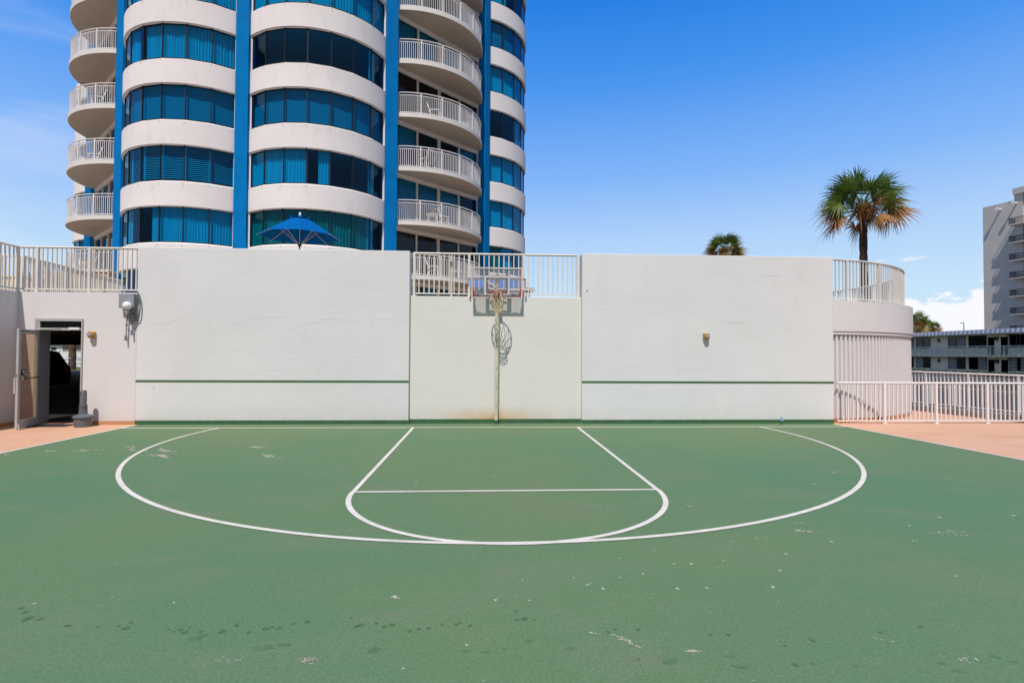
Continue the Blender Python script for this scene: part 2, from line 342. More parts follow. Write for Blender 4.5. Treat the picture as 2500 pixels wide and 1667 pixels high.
# ------------------------------------------------------------------ ground setting
D=12.68
struct('ground',MB().quad((-1500,-600,-1.15),(1500,-600,-1.15),(1500,2500,-1.15),(-1500,2500,-1.15)),ASPH,recalc=False)
pat=[(-60,-30),(13.9,-30),(13.9,9.5),(13.55,13.02),(13.1,16.2),(12.4,21),(11.2,24),(-60,24)]
struct('patio',MB().prism(pat,-1.14,0),ORANGE)
def rx(y): return 8.26+(12.5-y)*.046
court=[(-7.68,-8),(rx(-8),-8),(rx(12.5),12.5),(8.39,12.7),(8.39,12.78),(-7.755,12.78),(-7.755,12.7),(-7.68,12.55)]
struct('court_surface',MB().prism(court,-.02,.004),GREEN)
lines=MB(); ZL=.008
def ribbon(P,w,z=ZL,m=None):
    P=[Vector((p[0],p[1],0)) for p in P]; A=[];B=[]
    for k in range(len(P)):
        d=(P[min(k+1,len(P)-1)]-P[max(k-1,0)]).normalized(); sd=Vector((d.y,-d.x,0))*w/2
        A.append((P[k].x+sd.x,P[k].y+sd.y,z)); B.append((P[k].x-sd.x,P[k].y-sd.y,z))
    (m or lines).strip(A,B)
KX,BL,FT=.3006,12.0648,6.5191
ribbon([(-7.66,BL),(rx(BL)-.0,BL)],.07)
ribbon([(-7.66,-8),(-7.66,12.6)],.06,ZL+.0004); ribbon([(rx(-8),-8),(rx(12.5),12.5)],.05,ZL+.0004)
for sgn in(-1,1): ribbon([(KX+sgn*1.805,BL-.035),(KX+sgn*1.805,FT)],.055,ZL+.0008)
ribbon([(KX-1.78,FT),(KX+1.78,FT)],.055,ZL+.0012)
ribbon([(KX+1.809*Cc(a),FT+1.809*S(a)) for a in [-PI*k/64 for k in range(65)]],.058,ZL+.0016)
r3=6.049; c3=10.7767; a0=math.asin((BL-.03-c3)/r3)
ribbon([(KX+r3*Cc(a),c3+r3*S(a)) for a in [a0-(PI+2*a0)*k/160 for k in range(161)]],.058,ZL+.002)
struct('court_lines',lines,LINE)
# worn chips, scuffs and damp marks on the coating
def blob(mb,x,y,rx_,ry_,z,n=9,j=.45):
    i=len(mb.v); a0=random.random()*6
    for k in range(n):
        a=a0+2*PI*k/n; q=1+random.uniform(-j,j); mb.v.append((x+rx_*q*Cc(a),y+ry_*q*S(a),z))
    mb.f.append(tuple(range(i,i+n)))
chips=MB(); zc=.0062
chpx=[(965,1459,9),(1209,1467,8),(1293,1467,6),(984,1633,7),(1139,1576,5),(1434,1430,6),(1440,1426,5),(1471,1438,6),(1653,1437,8),(1726,1436,7),(1887,1434,8),(1904,1394,7),(1921,1354,7),(1687,1379,10),(1767,1370,5),(1754,1384,4),(1512,1364,5),(1597,1344,5),(1570,1402,5),(1645,1377,5),(1402,1411,4),(1512,1411,4),(1789,1323,4),(1848,1314,4),(1869,1314,4),(2032,1324,7),(2220,1284,5),(2128,1343,4),(1275,1417,4),(1015,1179,5),(1004,1163,4),(1206,1164,4),(2036,1154,6),(2073,1173,4),(1989,1183,5),(1946,1191,4),(2333,1407,7),(2400,1410,3),(2385,1612,7),(2343,1611,5),(1840,1663,4),(1180,1662,5),(424,1473,5),(84,1474,5),(52,1461,3),(275,1459,3),(590,1338,3),(285,1374,3),(1900,1470,3),(2292,1263,7),(2476,1259,7),(2480,1250,5),(1614,1483,3)]
for x,y,r in chpx:
    p=atZ(x,y); sc_=r/ (F/ (p.y)) *.5
    for q in range(3): blob(chips,p.x+random.uniform(-.6,.6)*sc_,p.y+random.uniform(-1,1)*sc_,sc_*random.uniform(.5,1.0),sc_*random.uniform(.6,1.6),zc+q*.0002,8,.6)
def scuff(x0,y0,x1,y1,n,w,sz):
    for _ in range(n):
        t=random.gauss(.5,.27); p=atZ(x0+(x1-x0)*t+random.gauss(0,1.5),y0+(y1-y0)*t+random.gauss(0,w)); s_=p.y/F*sz*random.uniform(.3,1.2)
        blob(chips,p.x,p.y,s_*random.uniform(.8,2.2),s_*random.uniform(.6,1.6),zc+random.random()*.0008,6,.6)
for a in [(300,1090,332,1093,26,1,2),(305,1097,355,1102,40,1.4,2.2),(384,1097,420,1104,60,1.6,2.6),(380,1110,412,1116,60,1.6,2.4),(352,1112,384,1113,24,.7,1.6),(610,1090,640,1093,40,1,2),(638,1111,672,1116,45,1.2,2.2),(672,1117,705,1121,14,.8,1.6),(100,1102,150,1101,30,.7,1.8),(178,1101,236,1099,40,.7,2),(230,1109,262,1107,14,.7,1.6),(5,1110,34,1109,14,1,1.6),(2275,1300,2372,1306,70,3.5,1.6),(1940,1295,2000,1301,45,1.5,1.8),(1918,1281,1990,1279,20,2.5,1.4),(1500,1555,1560,1578,60,3,1.6),(1432,1546,1460,1548,18,1,1.6),(1670,1589,1712,1593,50,2,1.8),(730,1617,775,1610,60,4,1.6),(500,1620,600,1610,30,5,1.3),(955,1457,975,1461,24,2,1.6),(2330,1600,2380,1615,30,5,1.4),(2140,1560,2165,1566,20,1.5,1.4),(1674,1233,1690,1238,14,.6,1.4),(1400,1234,1485,1236,18,2,1.2),(2225,1320,2260,1322,14,1,1.3),(1590,1450,1600,1452,5,1,1.2)]: scuff(*a)
for _ in range(520):
    p=atZ(random.uniform(-50,2550),random.choice([random.uniform(1090,1660),random.uniform(1300,1660)])); s_=p.y/F*random.uniform(.35,1.0)
    if -7.5<p.x<rx(p.y)-.1: blob(chips,p.x,p.y,s_,s_*1.2,zc,6,.5)
struct('paint_chips',chips,mat('bare_chip',(.52,.49,.40),.85,var=.3,scale=9),recalc=False)
damp=MB()
dm=[(52,1485,12),(57,1496,13),(70,1512,22),(96,1512,16),(159,1529,12),(172,1528,10),(238,1531,8),(290,1529,9),(307,1534,16),(320,1521,9),(412,1538,9),(424,1543,6),(442,1538,10),(450,1544,13),(461,1532,9),(490,1542,9),(543,1543,18),(577,1528,10),(606,1545,12),(650,1535,16),(666,1532,13),(681,1534,11),(716,1523,11),(751,1518,15),(856,1510,7),(869,1530,10),(880,1527,13),(917,1522,11),(938,1531,10),(958,1526,16),(999,1541,10),(1022,1536,11),(1045,1534,13),(1080,1525,8),(1115,1526,10),(1123,1521,12),(1147,1528,11),(1258,1492,8),(1260,1514,12),(1280,1511,13),(1305,1514,8),(1485,1544,12),(1501,1537,10),(1556,1538,10),(1735,1551,12),(1777,1551,12),(1918,1577,10),(1982,1564,15),(2151,1545,11),(2245,1531,13),(1942,1624,15),(2090,1627,11),(1560,1611,8),(1985,1621,8),(628,1422,6)]
for x,y,w in dm:
    p=atZ(x,y); s_=w/2*p.y/F
    for q in range(2): blob(damp,p.x+random.uniform(-.4,.4)*s_,p.y+random.uniform(-.3,.3)*s_,s_*random.uniform(.6,1),s_*random.uniform(.7,1.2),.0052+q*.0003,12,.22)
struct('damp_marks',damp,mat('damp_paint',(.078,.150,.062),.6,var=.3,scale=12),recalc=False)
damp2=MB()
for x,y,w in [(645,1582,45),(915,1587,45),(1140,1590,30),(1185,1592,22),(1234,1585,14),(1395,1583,30),(1640,1615,45),(1780,1603,28),(2300,1621,24),(2430,1604,26),(2470,1616,24),(1290,1566,22),(1372,1567,14),(470,1560,30),(500,1551,24),(690,1575,30),(1810,1628,40),(2340,1640,30)]:
    p=atZ(x,y); s_=w/2*p.y/F; blob(damp2,p.x,p.y,s_,s_*.5,.0049,12,.5)
struct('faint_damp_marks',damp2,mat('faint_damp_paint',(.094,.176,.086),.75,var=.3,scale=14),recalc=False)

# ------------------------------------------------------------------ court wall
T=.37; xL,xG,xH,xR=-7.755,-1.695,2.314,8.393; HW=3.983; YC=12.78; HC=2.955
cw=thing('court_wall',(KX,D,0),'long white stucco wall behind the hoop with green stripe and stepped top','wall')
for a,b in((xL,xG),(xH,xR)):
    MB().box(a,b,D,D+T,0,HW).build('wall_block',WALL,cw,bevel=.012)
    MB().box(a+.002,b-.002,D-.004,D+.01,.948,.998).build('painted_line',GLINE,cw)
MB().box(xG,xH,YC,D+T-.01,0,HC).build('low_wall_block',WALLC,cw,bevel=.01)
for a,b in((xL,xG),(xH,xR)): MB().box(a,b,D-.005,D+.02,0,.095).build('base_band',GBASE,cw)
MB().box(xG+.001,xH-.001,YC-.006,YC+.02,0,.105).build('base_band',GBASE,cw)
MB().box(xR,xR+.003,D+.002,D+.04,0,.6).build('corner_stain',mat('grey_stain',(.4,.38,.36)),cw)
crk=MB()
def crack(pts,w=.006):
    P=[atY(x,y,D) for x,y in pts]; P=[Vector((p.x,D-.001,p.z)) for p in P]
    Q=[]
    for a,b in zip(P,P[1:]):
        for k in range(6): q=a.lerp(b,k/6); Q.append(q+Vector((0,0,random.uniform(-.004,.004))))
    Q.append(P[-1]); n=len(Q); rr=[w*(.25+.75*S(PI*k/(n-1))) for k in range(n)]
    crk.tube(Q,rr,4)
for c in [[(600,774),(735,775)],[(692,803),(718,803),(745,791),(776,788),(788,778),(825,779),(872,787),(890,776),(905,784),(920,795)],[(912,784),(925,777),(958,777),(975,785),(995,786)],[(952,783),(968,797),(976,796)],[(805,750),(818,746),(826,751)],[(835,761),(848,765)],[(738,828),(745,826),(758,824)],[(690,859),(710,857),(728,861)],[(332,775),(372,790),(414,791),(430,777),(450,774)],[(560,790),(600,792)],[(1785,815),(1800,818),(1830,820),(1860,826)],[(1715,784),(1768,785),(1822,785),(1830,784)],[(1772,785),(1780,789),(1824,789)],[(1895,850),(1905,853)],[(1725,665),(1770,670)],[(1835,675),(1880,674),(1910,671)],[(1640,900),(1745,902)],[(338,1028),(365,1022),(395,1022),(420,1018)],[(470,1022),(520,1020),(575,1025)],[(690,1023),(740,1020),(800,1022)],[(640,956),(648,952)]]: crack(c,.003)
crk.build('plaster_crease',WALL,cw,smooth=True)
MB().cyl((2.43,D-.012,3.107),(2.43,D+.002,3.107),.014,10).build('blue_plug',mat('blue_plug_plastic',(.0,.06,.22),.4),cw)
MB().cyl((-7.36,D-.006,atY(382,947,D).z),(-7.36,D+.002,atY(382,947,D).z),.018,8).build('plaster_chip',mat('chip_grey',(.45,.44,.42)),cw)

# left building wall with doorway
bw=thing('entrance_wall',(-9,D,0),'low pinkish white wall with an open doorway at the left','wall')
dx0,dx1,dzt=-9.915,-8.90,2.36
MB().box(-10.6,dx0,D+.003,D+T,0,2.95).box(dx1,xL-.001,D+.003,D+T,0,2.95).box(dx0,dx1,D+.003,D+T,dzt,2.95).build('wall_face',WALLP,bw)
MB().box(-10.3,dx0,D-.003,D+.02,0,.085).box(dx1,xL-.002,D-.003,D+.02,0,.085).build('base_band',OBASE,bw)
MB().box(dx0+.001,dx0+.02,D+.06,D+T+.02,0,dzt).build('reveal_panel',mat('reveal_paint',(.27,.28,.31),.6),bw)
c2_=MB(); 
rw=thing('return_wall',(-10.45,4,0),'shaded white wall running towards the viewer at the left edge','wall')
MB().box(-10.6,-10.3,-9,D+.002,0,2.95).build('wall_face',WALLP,rw)
MB().box(-10.32,-10.296,-9,D,0,.085).build('base_band',OBASE,rw)

# door assembly
dr=thing('door',(dx0,D,0),'glass door in a grey aluminium frame standing open outwards','door')
fr=MB(); fw=.045
fr.box(dx0,dx0+fw,D-.03,D+.055,0,dzt).box(dx1-fw*.5,dx1,D-.03,D+.055,0,dzt).box(dx0+fw,dx1-fw*.5,D-.03,D+.055,dzt-.06,dzt).box(dx0+fw,dx1-fw*.5,D-.028,D+.05,2.095,2.15)
fr.build('door_frame',ALU,dr)
MB().box(dx0+fw,dx0+fw+.05,D-.02,D+.05,2.15,dzt-.06).build('transom_stop',ALU,dr)
MB().box(dx0+.1,dx1-fw*.5,D+.02,D+.026,2.15,dzt-.06).build('transom_glass',DRKGL,dr)
MB().box(dx1-.26,dx1-.04,D-.075,D-.03,2.11,2.16).build('closer_body',WHITE,dr)
hx,hy=-9.83,D-.035; A=Vector((hx,hy,0)); tip=Vector((-9.635,11.87,0)); dd=(tip-A).normalized(); sd=Vector((dd.y,-dd.x,0)); LW=(tip-A).length
def leafbox(mb,a,b,z0,z1,t0=-.022,t1=.022):
    c=A+dd*(a+b)/2+sd*(t0+t1)/2; return mb.obox((c.x,c.y,(z0+z1)/2),dd*(b-a)/2,sd*(t1-t0)/2,(0,0,(z1-z0)/2))
lf=MB(); leafbox(lf,0,.07,.015,2.09); leafbox(lf,LW-.09,LW,.015,2.09); leafbox(lf,.07,LW-.09,.015,.19); leafbox(lf,.07,LW-.09,2.0,2.09)
leaf=lf.build('door_leaf',ALU,dr,bevel=.004)
leafbox(MB(),.07,LW-.09,.19,2.0,-.004,.004).build('door_pane',glass('hazed_pane',(.86,.74,.63),.8,1.45,.05,.04),leaf)
leafbox(leafbox(leafbox(MB(),LW-.2,LW-.06,1.03,1.10,-.09,-.022),.06,.1,1.03,1.10,-.07,-.022),.08,LW-.1,1.05,1.075,-.075,-.055).build('push_bar',mat('push_bar_steel',(.28,.26,.22),.35,.6),leaf)
leafbox(MB(),LW-.015,LW+.012,.75,1.08,.02,.05).build('pull_handle',ALU,leaf)
leafbox(MB(),LW-.001,LW+.004,1.09,1.16,-.008,.008).build('latch_plate',RUST,leaf)
sg=leafbox(MB(),LW-.28,LW-.1,1.12,1.24,-.03,-.024).build('door_sign',mat('navy_sign',(.01,.015,.10),.5),leaf)
tx=MB()
for row,(z_,ws) in enumerate(((1.19,(.05,.07)),(1.135,(.05,.04)))):
    a=LW-.265
    for w_ in ws:
        n_=int(w_/.0125)
        for k in range(n_): leafbox(tx,a,a+.009,z_,z_+.028,-.033,-.029); a+=.0125
        a+=.012
tx.build('sign_lettering',WHITE,sg)
MB().bar(A+dd*.45+Vector((0,0,2.07))-sd*.05,(dx0+.55,D-.04,2.12),.02,.012).bar(A+dd*.78+Vector((0,0,2.05))-sd*.03,A+dd*.45+Vector((0,0,2.07))-sd*.05,.02,.012).build('closer_arm',BLKM,dr)
ks=A+dd*(LW-.03); MB().bar((ks.x+.02,ks.y,.12),(ks.x+.1,ks.y-.06,.01),.014).bar((ks.x+.0,ks.y-.01,.02),(ks.x+.0,ks.y,.13),.02).build('kick_stand',ALU,dr)
lab(MB().prism([(-9.80,12.28),(-9.02,12.36),(-9.02,12.70),(-9.82,12.66)],.006,.018).build('door_mat',mat('mat_rubber',(.03,.03,.035),.9)),'flat dark rubber mat on the orange floor at the doorway','mat')

# garage beyond the door
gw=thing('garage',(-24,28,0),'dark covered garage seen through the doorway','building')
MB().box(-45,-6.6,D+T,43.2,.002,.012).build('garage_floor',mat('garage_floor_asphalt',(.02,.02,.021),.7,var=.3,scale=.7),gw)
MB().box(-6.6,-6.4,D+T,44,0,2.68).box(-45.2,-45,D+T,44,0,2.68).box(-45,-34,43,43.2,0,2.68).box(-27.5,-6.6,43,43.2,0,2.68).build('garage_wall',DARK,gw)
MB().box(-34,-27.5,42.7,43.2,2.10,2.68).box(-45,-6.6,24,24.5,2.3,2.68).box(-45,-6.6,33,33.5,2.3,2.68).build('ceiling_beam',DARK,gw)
# pool deck above
struct('pool_deck',MB().prism([(-46,D+T+.001),(xR-.1,D+T+.001),(xR-.1,46),(-46,46)],2.69,2.93),mat('deck_concrete',(.45,.36,.28),.8,var=.15,scale=2))
struct('back_lawn',MB().box(-70,-10,43.3,120,-1.1,-.002),GRASS)
struct('back_street',MB().box(-60,-20,43.2,46.5,-1.0,.003),mat('pale_pavement',(.40,.33,.27),.8,var=.15))
# car in the garage
car=thing('parked_car',(-18.6,21.5,0),'black car parked in the dark garage beyond the doorway','car')
prof=[(-4.6,.35),(-4.6,.8),(-3.6,1.0),(-2.7,1.62),(-.75,1.66),(-.45,1.6),(-.12,1.12),(0,1.0),(.03,.6),(-.05,.35)]
cx_,cy_=-16.15,20.6
MB().ext([(cx_+a,cy_,b) for a,b in prof],(0,1.8,0)).build('body',CARP,car,bevel=.04)
MB().ext([(cx_+a,cy_-.006,b) for a,b in [(-2.9,1.08),(-2.5,1.52),(-.85,1.56),(-.42,1.1)]],(0,.01,0)).build('window',DRKGL,car)
for a in(-3.7,-.85):
    w=MB().cyl((cx_+a,cy_-.02,.33),(cx_+a,cy_+.22,.33),.33,20).build('wheel',BLACK,car,smooth=True)
    MB().cyl((cx_+a,cy_-.03,.33),(cx_+a,cy_-.01,.33),.2,12).build('rim',ALU,w)
for yy in(cy_+.1,cy_+1.5): MB().box(cx_-.03,cx_+.045,yy,yy+.22,.82,1.0).build('taillight',mat('taillight_red',(.5,.01,.01),.3),car)
# white things outside the far end
wf=thing('white_vinyl_fence',(-38,55,0),'white panel fence beyond the garage','fence')
for k in range(6):
    xa=-46+k*2.6
    MB().box(xa+.06,xa+2.54,55,55.06,.05,1.55).build('fence_panel',WHITE,wf)
    MB().box(xa-.07,xa+.07,54.95,55.1,0,1.72).build('fence_post',WHITE,wf)
hs=thing('bungalow',(-48,68,0),'low tan house with garage door behind the white fence','house')
MB().box(-62,-40,68,76,0,3.4).build('wall',mat('house_stucco',(.40,.33,.30),.8),hs)
MB().prism([(-63,67),(-39,67),(-39,77),(-63,77)],3.4,3.7).build('roof',mat('house_roof',(.6,.52,.42),.7),hs)
g_=MB().box(-54.5,-50,67.93,67.99,0,2.3).build('garage_door',WHITE,hs)
for k in range(3): MB().box(-53.7+k*1.2,-53.1+k*1.2,67.9,67.925,1.75,2.05).build('pane',BLKM,g_)
wr=thing('ramp_railing',(-33.5,47,0),'white pipe railing on the pavement beyond the garage','railing')
m_=MB()
for z_ in(.25,.55,.85,1.0): m_.bar((-37,47.5,z_+.1),(-29,46.6,z_-.02),.05)
for k in range(7): m_.bar((-36.5+k*1.2,47.4-k*.13,0),(-36.5+k*1.2,47.4-k*.13,1.05),.06)
m_.build('rail_frame',WHITE,wr)
def bush(name,label,c,r,m=LEAF,n=500,cat='bush',group=None,sq=1):
    mb=MB()
    for _ in range(n):
        v=Vector((random.gauss(0,1),random.gauss(0,1),random.gauss(0,1))).normalized()*r*random.uniform(.5,1)
        p=Vector(c)+Vector((v.x,v.y,v.z*sq)); a=Vector((random.gauss(0,1),random.gauss(0,1),random.gauss(0,1))).normalized()*r*.16; b=a.orthogonal().normalized()*r*.1
        i=len(mb.v); mb.v+=[tuple(p-a),tuple(p+b),tuple(p+a),tuple(p-b)]; mb.f.append((i,i+1,i+2,i+3))
    return lab(mb.build(name,m,recalc=False),label,cat,group)
bush('shrub','round green shrub behind the white fence beyond the garage',(-39.8,58,1.1),.9,mat('shrub_leaf',(.08,.12,.03)))

# ------------------------------------------------------------------ small things by the door
def sconce(name,label,x,z,group='amber wall lights'):
    t=thing(name,(x,D,z),label,'wall light',group)
    MB().prism([(-.075,-.075),(.075,-.075),(.075,.075),(-.075,.075)],0,.05)
    b=MB(); pts=[(.078*Cc(a)*1.0,.078*S(a)) for a in [2*PI*k/20 for k in range(20)]]
    sq=[(max(-.07,min(.07,px*1.25)),max(-.07,min(.07,pz*1.25))) for px,pz in pts]
    b.ext([(x+px,D,z+pz) for px,pz in sq],(0,-.07,0)); b.build('housing',AMBER,t,bevel=.006)
    MB().cyl((x,D-.07,z),(x,D-.125,z),.062,20,.056).build('collar',AMBER,t,smooth=True)
    MB().cyl((x,D-.125,z),(x,D-.128,z),.045,20).build('lens',mat('lamp_lens',(.35,.36,.36),.15,.3),t)
    MB().cyl((x,D-.128,z),(x,D-.15,z),.02,10).build('bulb',mat('bulb_glass',(.5,.5,.48),.1),t)
    return t
sconce('wall_sconce','amber wall light beside the open doorway',-8.69,2.0); sconce('wall_sconce','amber wall light high on the right half of the court wall',5.262,2.06)
def ash():
    c=atZ(197,1043); x,y=-8.655,12.38
    t=thing('ash_receptacle',(x,y,0),'grey floor ashtray bin with a tall neck beside the doorway','ash bin')
    MB().lathe((x,y,0),[(.155,.005),(.16,.03),(.17,.19),(.17,.2)],24).build('base_bucket',DGREY,t,smooth=True)
    MB().lathe((x,y,0),[(.195,.2),(.195,.225),(.16,.25),(.085,.275)],24).build('lid',DGREY,t,smooth=True)
    MB().lathe((x,y,0),[(.082,.27),(.078,.3),(.075,.44),(.078,.445),(.078,.47),(.062,.475),(.06,.76),(.05,.785),(.02,.79)],20).build('neck',DGREY,t,smooth=True)
    MB().box(x-.05,x-.02,y-.063,y-.05,.69,.73).build('slot',BLACK,t)
ash()
# electrical box cluster
eb=thing('utility_box',(-7.98,D,2.4),'grey metal utility box with conduits under the left railing','electrical box')
bx0,bx1=atY(290.5,735,D-.12).x,atY(327.3,735,D-.12).x; bz0,bz1=atY(310,752,D-.12).z,atY(310,717,D-.12).z
MB().box(bx0,bx1,D-.13,D,bz0,bz1).build('box_body',GREY,eb,bevel=.005)
s_=MB()
for px in(bx0+.012,(bx0+bx1)/2,bx1-.012):
    for pz in(bz0+.012,(bz0+bz1)/2,bz1-.012):
        if abs(px-(bx0+bx1)/2)>.01 or pz>bz1-.02: s_.cyl((px,D-.136,pz),(px,D-.13,pz),.006,6)
s_.build('screw',BLKM,eb)
MB().box(bx0+.14,bx1-.01,D-.05,D,bz0-.28,bz0).build('mounting_plate',mat('plate_grey',(.22,.24,.24),.5),eb)
for (px,zt,zb) in((atY(311,760,D-.05).x,bz0,atY(311,825,D).z),(atY(325.5,760,D-.05).x,bz0+.02,atY(324,812,D).z)):
    MB().cyl((px,D-.06,zt),(px-.01,D-.06,zb),.015,10).build('conduit',GREY,eb,smooth=True)
    MB().box(px-.03,px-.0,D-.1,D-.03,zb-.06,zb+.05).build('switch_box',GREY,eb,bevel=.005)
    for q in(.25,.55): MB().cyl((px-.01*q,D-.06,zt+(zb-zt)*q),(px-.01*q,D-.06,zt+(zb-zt)*q-.02),.022,10).build('coupling',BLKM,eb)
hz=atY(333,730,D-.06)
MB().tube([(bx1+.03,D-.05,bz1+.06),(bx1+.05,D-.06,bz1-.02),(bx1+.085,D-.06,bz1-.14),(bx1+.095,D-.06,bz1-.3),(bx1+.085,D-.06,bz1-.45),(bx1+.06,D-.05,bz1-.56),(bx1+.02,D-.04,bz1-.6)],.014,8).tube([(bx1+.045,D-.05,bz1-.02),(bx1+.05,D-.05,bz1-.2),(bx1+.02,D-.05,bz1-.45),(bx1+.03,D-.04,bz1-.52)],.013,8).build('cable_loop',mat('grey_cable',(.14,.15,.17),.5),eb,smooth=True)
gx=atY(310.5,746,D-.2); gl=thing('globe_lamp',(gx.x,gx.y,gx.z-.1),'round white globe lamp in front of the grey utility box','lamp')
MB().lathe((gx.x,gx.y,gx.z),[(.092*S(a),-.092*Cc(a)) for a in [PI*k/14 for k in range(1,14)]],24).build('globe',WHITE,gl,smooth=True)
MB().cyl((gx.x,gx.y,gx.z-.09),(gx.x,gx.y,gx.z-.16),.04,12).cyl((gx.x,gx.y,gx.z-.14),(gx.x,D-.05,gx.z-.14),.015,8).build('bracket',GREY,gl)
# bottle
bt=thing('water_bottle',(6.99,12.47,.004),'clear plastic water bottle with blue label at the foot of the wall','bottle')
MB().lathe((6.99,12.47,.008),[(.028,0),(.032,.01),(.032,.14),(.014,.185),(.013,.19)],16).build('bottle_body',glass('bottle_plastic',(.80,.88,.9),1,1.4),bt,smooth=True)
MB().lathe((6.99,12.47,.008),[(.0335,.085),(.0335,.13)],16).build('bottle_label',mat('blue_label',(.30,.48,.72),.4),bt,smooth=True)
MB().lathe((6.99,12.47,.008),[(.016,.188),(.016,.206)],14).build('cap',WHITE,bt,smooth=True)

# ------------------------------------------------------------------ basketball hoop
HX=.314; BY=12.55
hp=thing('basketball_hoop',(HX,12.66,0),'basketball hoop with clear backboard on a cream pole against the wall','basketball hoop')
pl=MB().cyl((HX+.002,12.655,0),(HX+.012,12.655,3.45),.046,20).build('pole',POLEM,hp,smooth=True)
MB().cyl((HX+.002,12.655,.001),(HX+.0025,12.655,.10),.0475,20).build('painted_foot',GBASE,pl,smooth=True)
for z_ in(.42,.86,1.29,1.78): MB().cyl((HX+.004,12.602,z_),(HX+.004,12.615,z_),.011,8).build('bolt_hole',RUST,pl)
bz0_,bz1_=2.898,3.604; w2=.59
MB().box(HX-w2+.02,HX+w2-.02,BY-.006,BY+.006,bz0_+.02,bz1_-.02).build('backboard_pane',ACR,hp)
f_=MB(); f_.box(HX-w2,HX+w2,BY-.016,BY+.016,bz1_-.036,bz1_).box(HX-w2,HX+w2,BY-.016,BY+.016,bz0_,bz0_+.022).box(HX-w2,HX-w2+.034,BY-.016,BY+.016,bz0_+.022,bz1_-.036).box(HX+w2-.034,HX+w2,BY-.016,BY+.016,bz0_+.022,bz1_-.036)
f_.build('backboard_frame',mat('board_frame_grey',(.62,.58,.55),.5,var=.2,scale=8),hp,bevel=.003)
rb=MB(); y0,y1=BY-.0085,BY-.0065
rb.box(HX-w2+.034,HX+w2-.034,y0,y1,bz1_-.046,bz1_-.036).box(HX-w2+.034,HX+w2-.034,y0,y1,bz0_+.025,bz0_+.035)
for s in(-1,1):
    xa=HX+s*(w2-.035)
    pts=[(xa,bz1_-.045),(xa-s*.009,bz1_-.045),(xa-s*.011,bz0_+.28),(xa-s*.032,bz0_+.16),(xa-s*.055,bz0_+.038),(xa,bz0_+.038)]
    rb.ext([(a,y0,b) for a,b in pts],(0,y1-y0,0))
rb.build('red_border',REDP,hp)
tg=MB(); tz0,tz1,tw=2.965,3.42,.30
def frame(mb,cx,hw,z0,z1,t,ya,yb): mb.box(cx-hw,cx+hw,ya,yb,z1-t,z1).box(cx-hw,cx+hw,ya,yb,z0,z0+t).box(cx-hw,cx-hw+t,ya,yb,z0+t,z1-t).box(cx+hw-t,cx+hw,ya,yb,z0+t,z1-t)
frame(tg,HX,tw-.008,tz0+.008,tz1-.008,.042,y0,y1); tg.build('target_square',mat('target_white',(.60,.62,.64),.5),hp)
tg=MB(); frame(tg,HX,tw,tz0,tz1,.008,y0,y1); frame(tg,HX,tw-.05,tz0+.05,tz1-.05,.007,y0,y1); tg.build('target_outline',mat('dark_red_line',(.2,.02,.02),.5),hp)
for s in(-1,1): MB().box(HX+s*.235-.022,HX+s*.235+.022,BY+.02,BY+.05,bz0_,bz1_-.02).build('strut',BLACK,hp)
br=MB().box(HX-.64,HX+.64,BY+.052,BY+.072,3.325,3.365); 
for s in(-1,1): br.box(HX+s*.65-.015,HX+s*.65+.015,BY+.03,BY+.075,3.16,3.37)
br.build('cross_bracket',mat('galvanised_bracket',(.36,.36,.33),.45,.5,var=.25,scale=12),hp)
ch=MB()
for k in range(11): ch.tube([(HX+.0+(.012 if k%2 else .006)*Cc(a),BY+.075+(.004 if k%2 else .01)*S(a),3.03+.05*k+.024*S(a)) for a in [2*PI*j/10 for j in range(10)]],.005,5,True)
ch.build('chain',mat('chain_steel',(.06,.06,.06),.4,.6),hp)
lg=MB()
for x0,ws in((HX-.5,(.012,.01,.05)),(HX+.33,(.05,.045,.02))):
    a=x0
    for w_ in ws: lg.box(a,a+w_,y0-.001,y1,bz0_+.066,bz0_+.088); a+=w_+.008
lg.build('board_lettering',mat('dark_print',(.06,.06,.07),.5),hp)
RZ=2.99; RY=BY-.38
rim=MB().tube([(HX+.229*Cc(a),RY+.229*S(a),RZ) for a in [2*PI*k/40 for k in range(40)]],.0115,8,True)
rim.build('rim',RIMR,hp,smooth=True)
bk=MB().ext([(HX-.075,RY+.215,RZ-.004),(HX+.075,RY+.215,RZ-.004),(HX+.075,BY-.02,RZ-.004),(HX-.075,BY-.02,RZ-.004)],(0,0,-.012)).box(HX-.06,HX+.06,BY-.06,BY-.018,RZ-.12,RZ+.01)
for s in(-1,1): bk.bar((HX+s*.07,BY-.03,RZ-.11),(HX+s*.05,RY+.2,RZ-.01),.012)
bk.build('rim_bracket',REDP,hp)
nt_=MB(); n=12; rows=[(.222,0),(.2,-.09),(.165,-.17),(.135,-.24),(.118,-.30),(.11,-.36),(.112,-.41),(.118,-.455)]
jit={}
def npt(row,k):
    key=(row,k%(2*n))
    if key not in jit: jit[key]=(random.uniform(-.012,.012),random.uniform(-.012,.012),random.uniform(-.012,.012)) if row else (0,0,0)
    r_,dz=rows[row]; a=2*PI*k/(2*n)+.1; j=jit[key]; return (HX+r_*Cc(a)+j[0]+.02*row*.12,RY+r_*S(a)+j[1],RZ+dz+j[2]-.008)
for k in range(n):
    for s in(-1,1):
        nt_.tube([npt(0,2*k),npt(1,2*k+s*.4),npt(2,2*k+s)],.006,5)
        for row in range(2,len(rows)-1):
            q=2*k+(1 if row%2==0 else 0); nt_.tube([npt(row,q),npt(row+1,q+s)],.0065,5)
nt_.build('net',NET,hp,smooth=True)
for s in(-1,1):
    for z_ in(3.1,3.4): 
        MB().bar((HX+s*.06,12.655,z_-.02),(HX+s*.2,BY+.05,z_),.02,.03).build('arm',BLKM,hp)

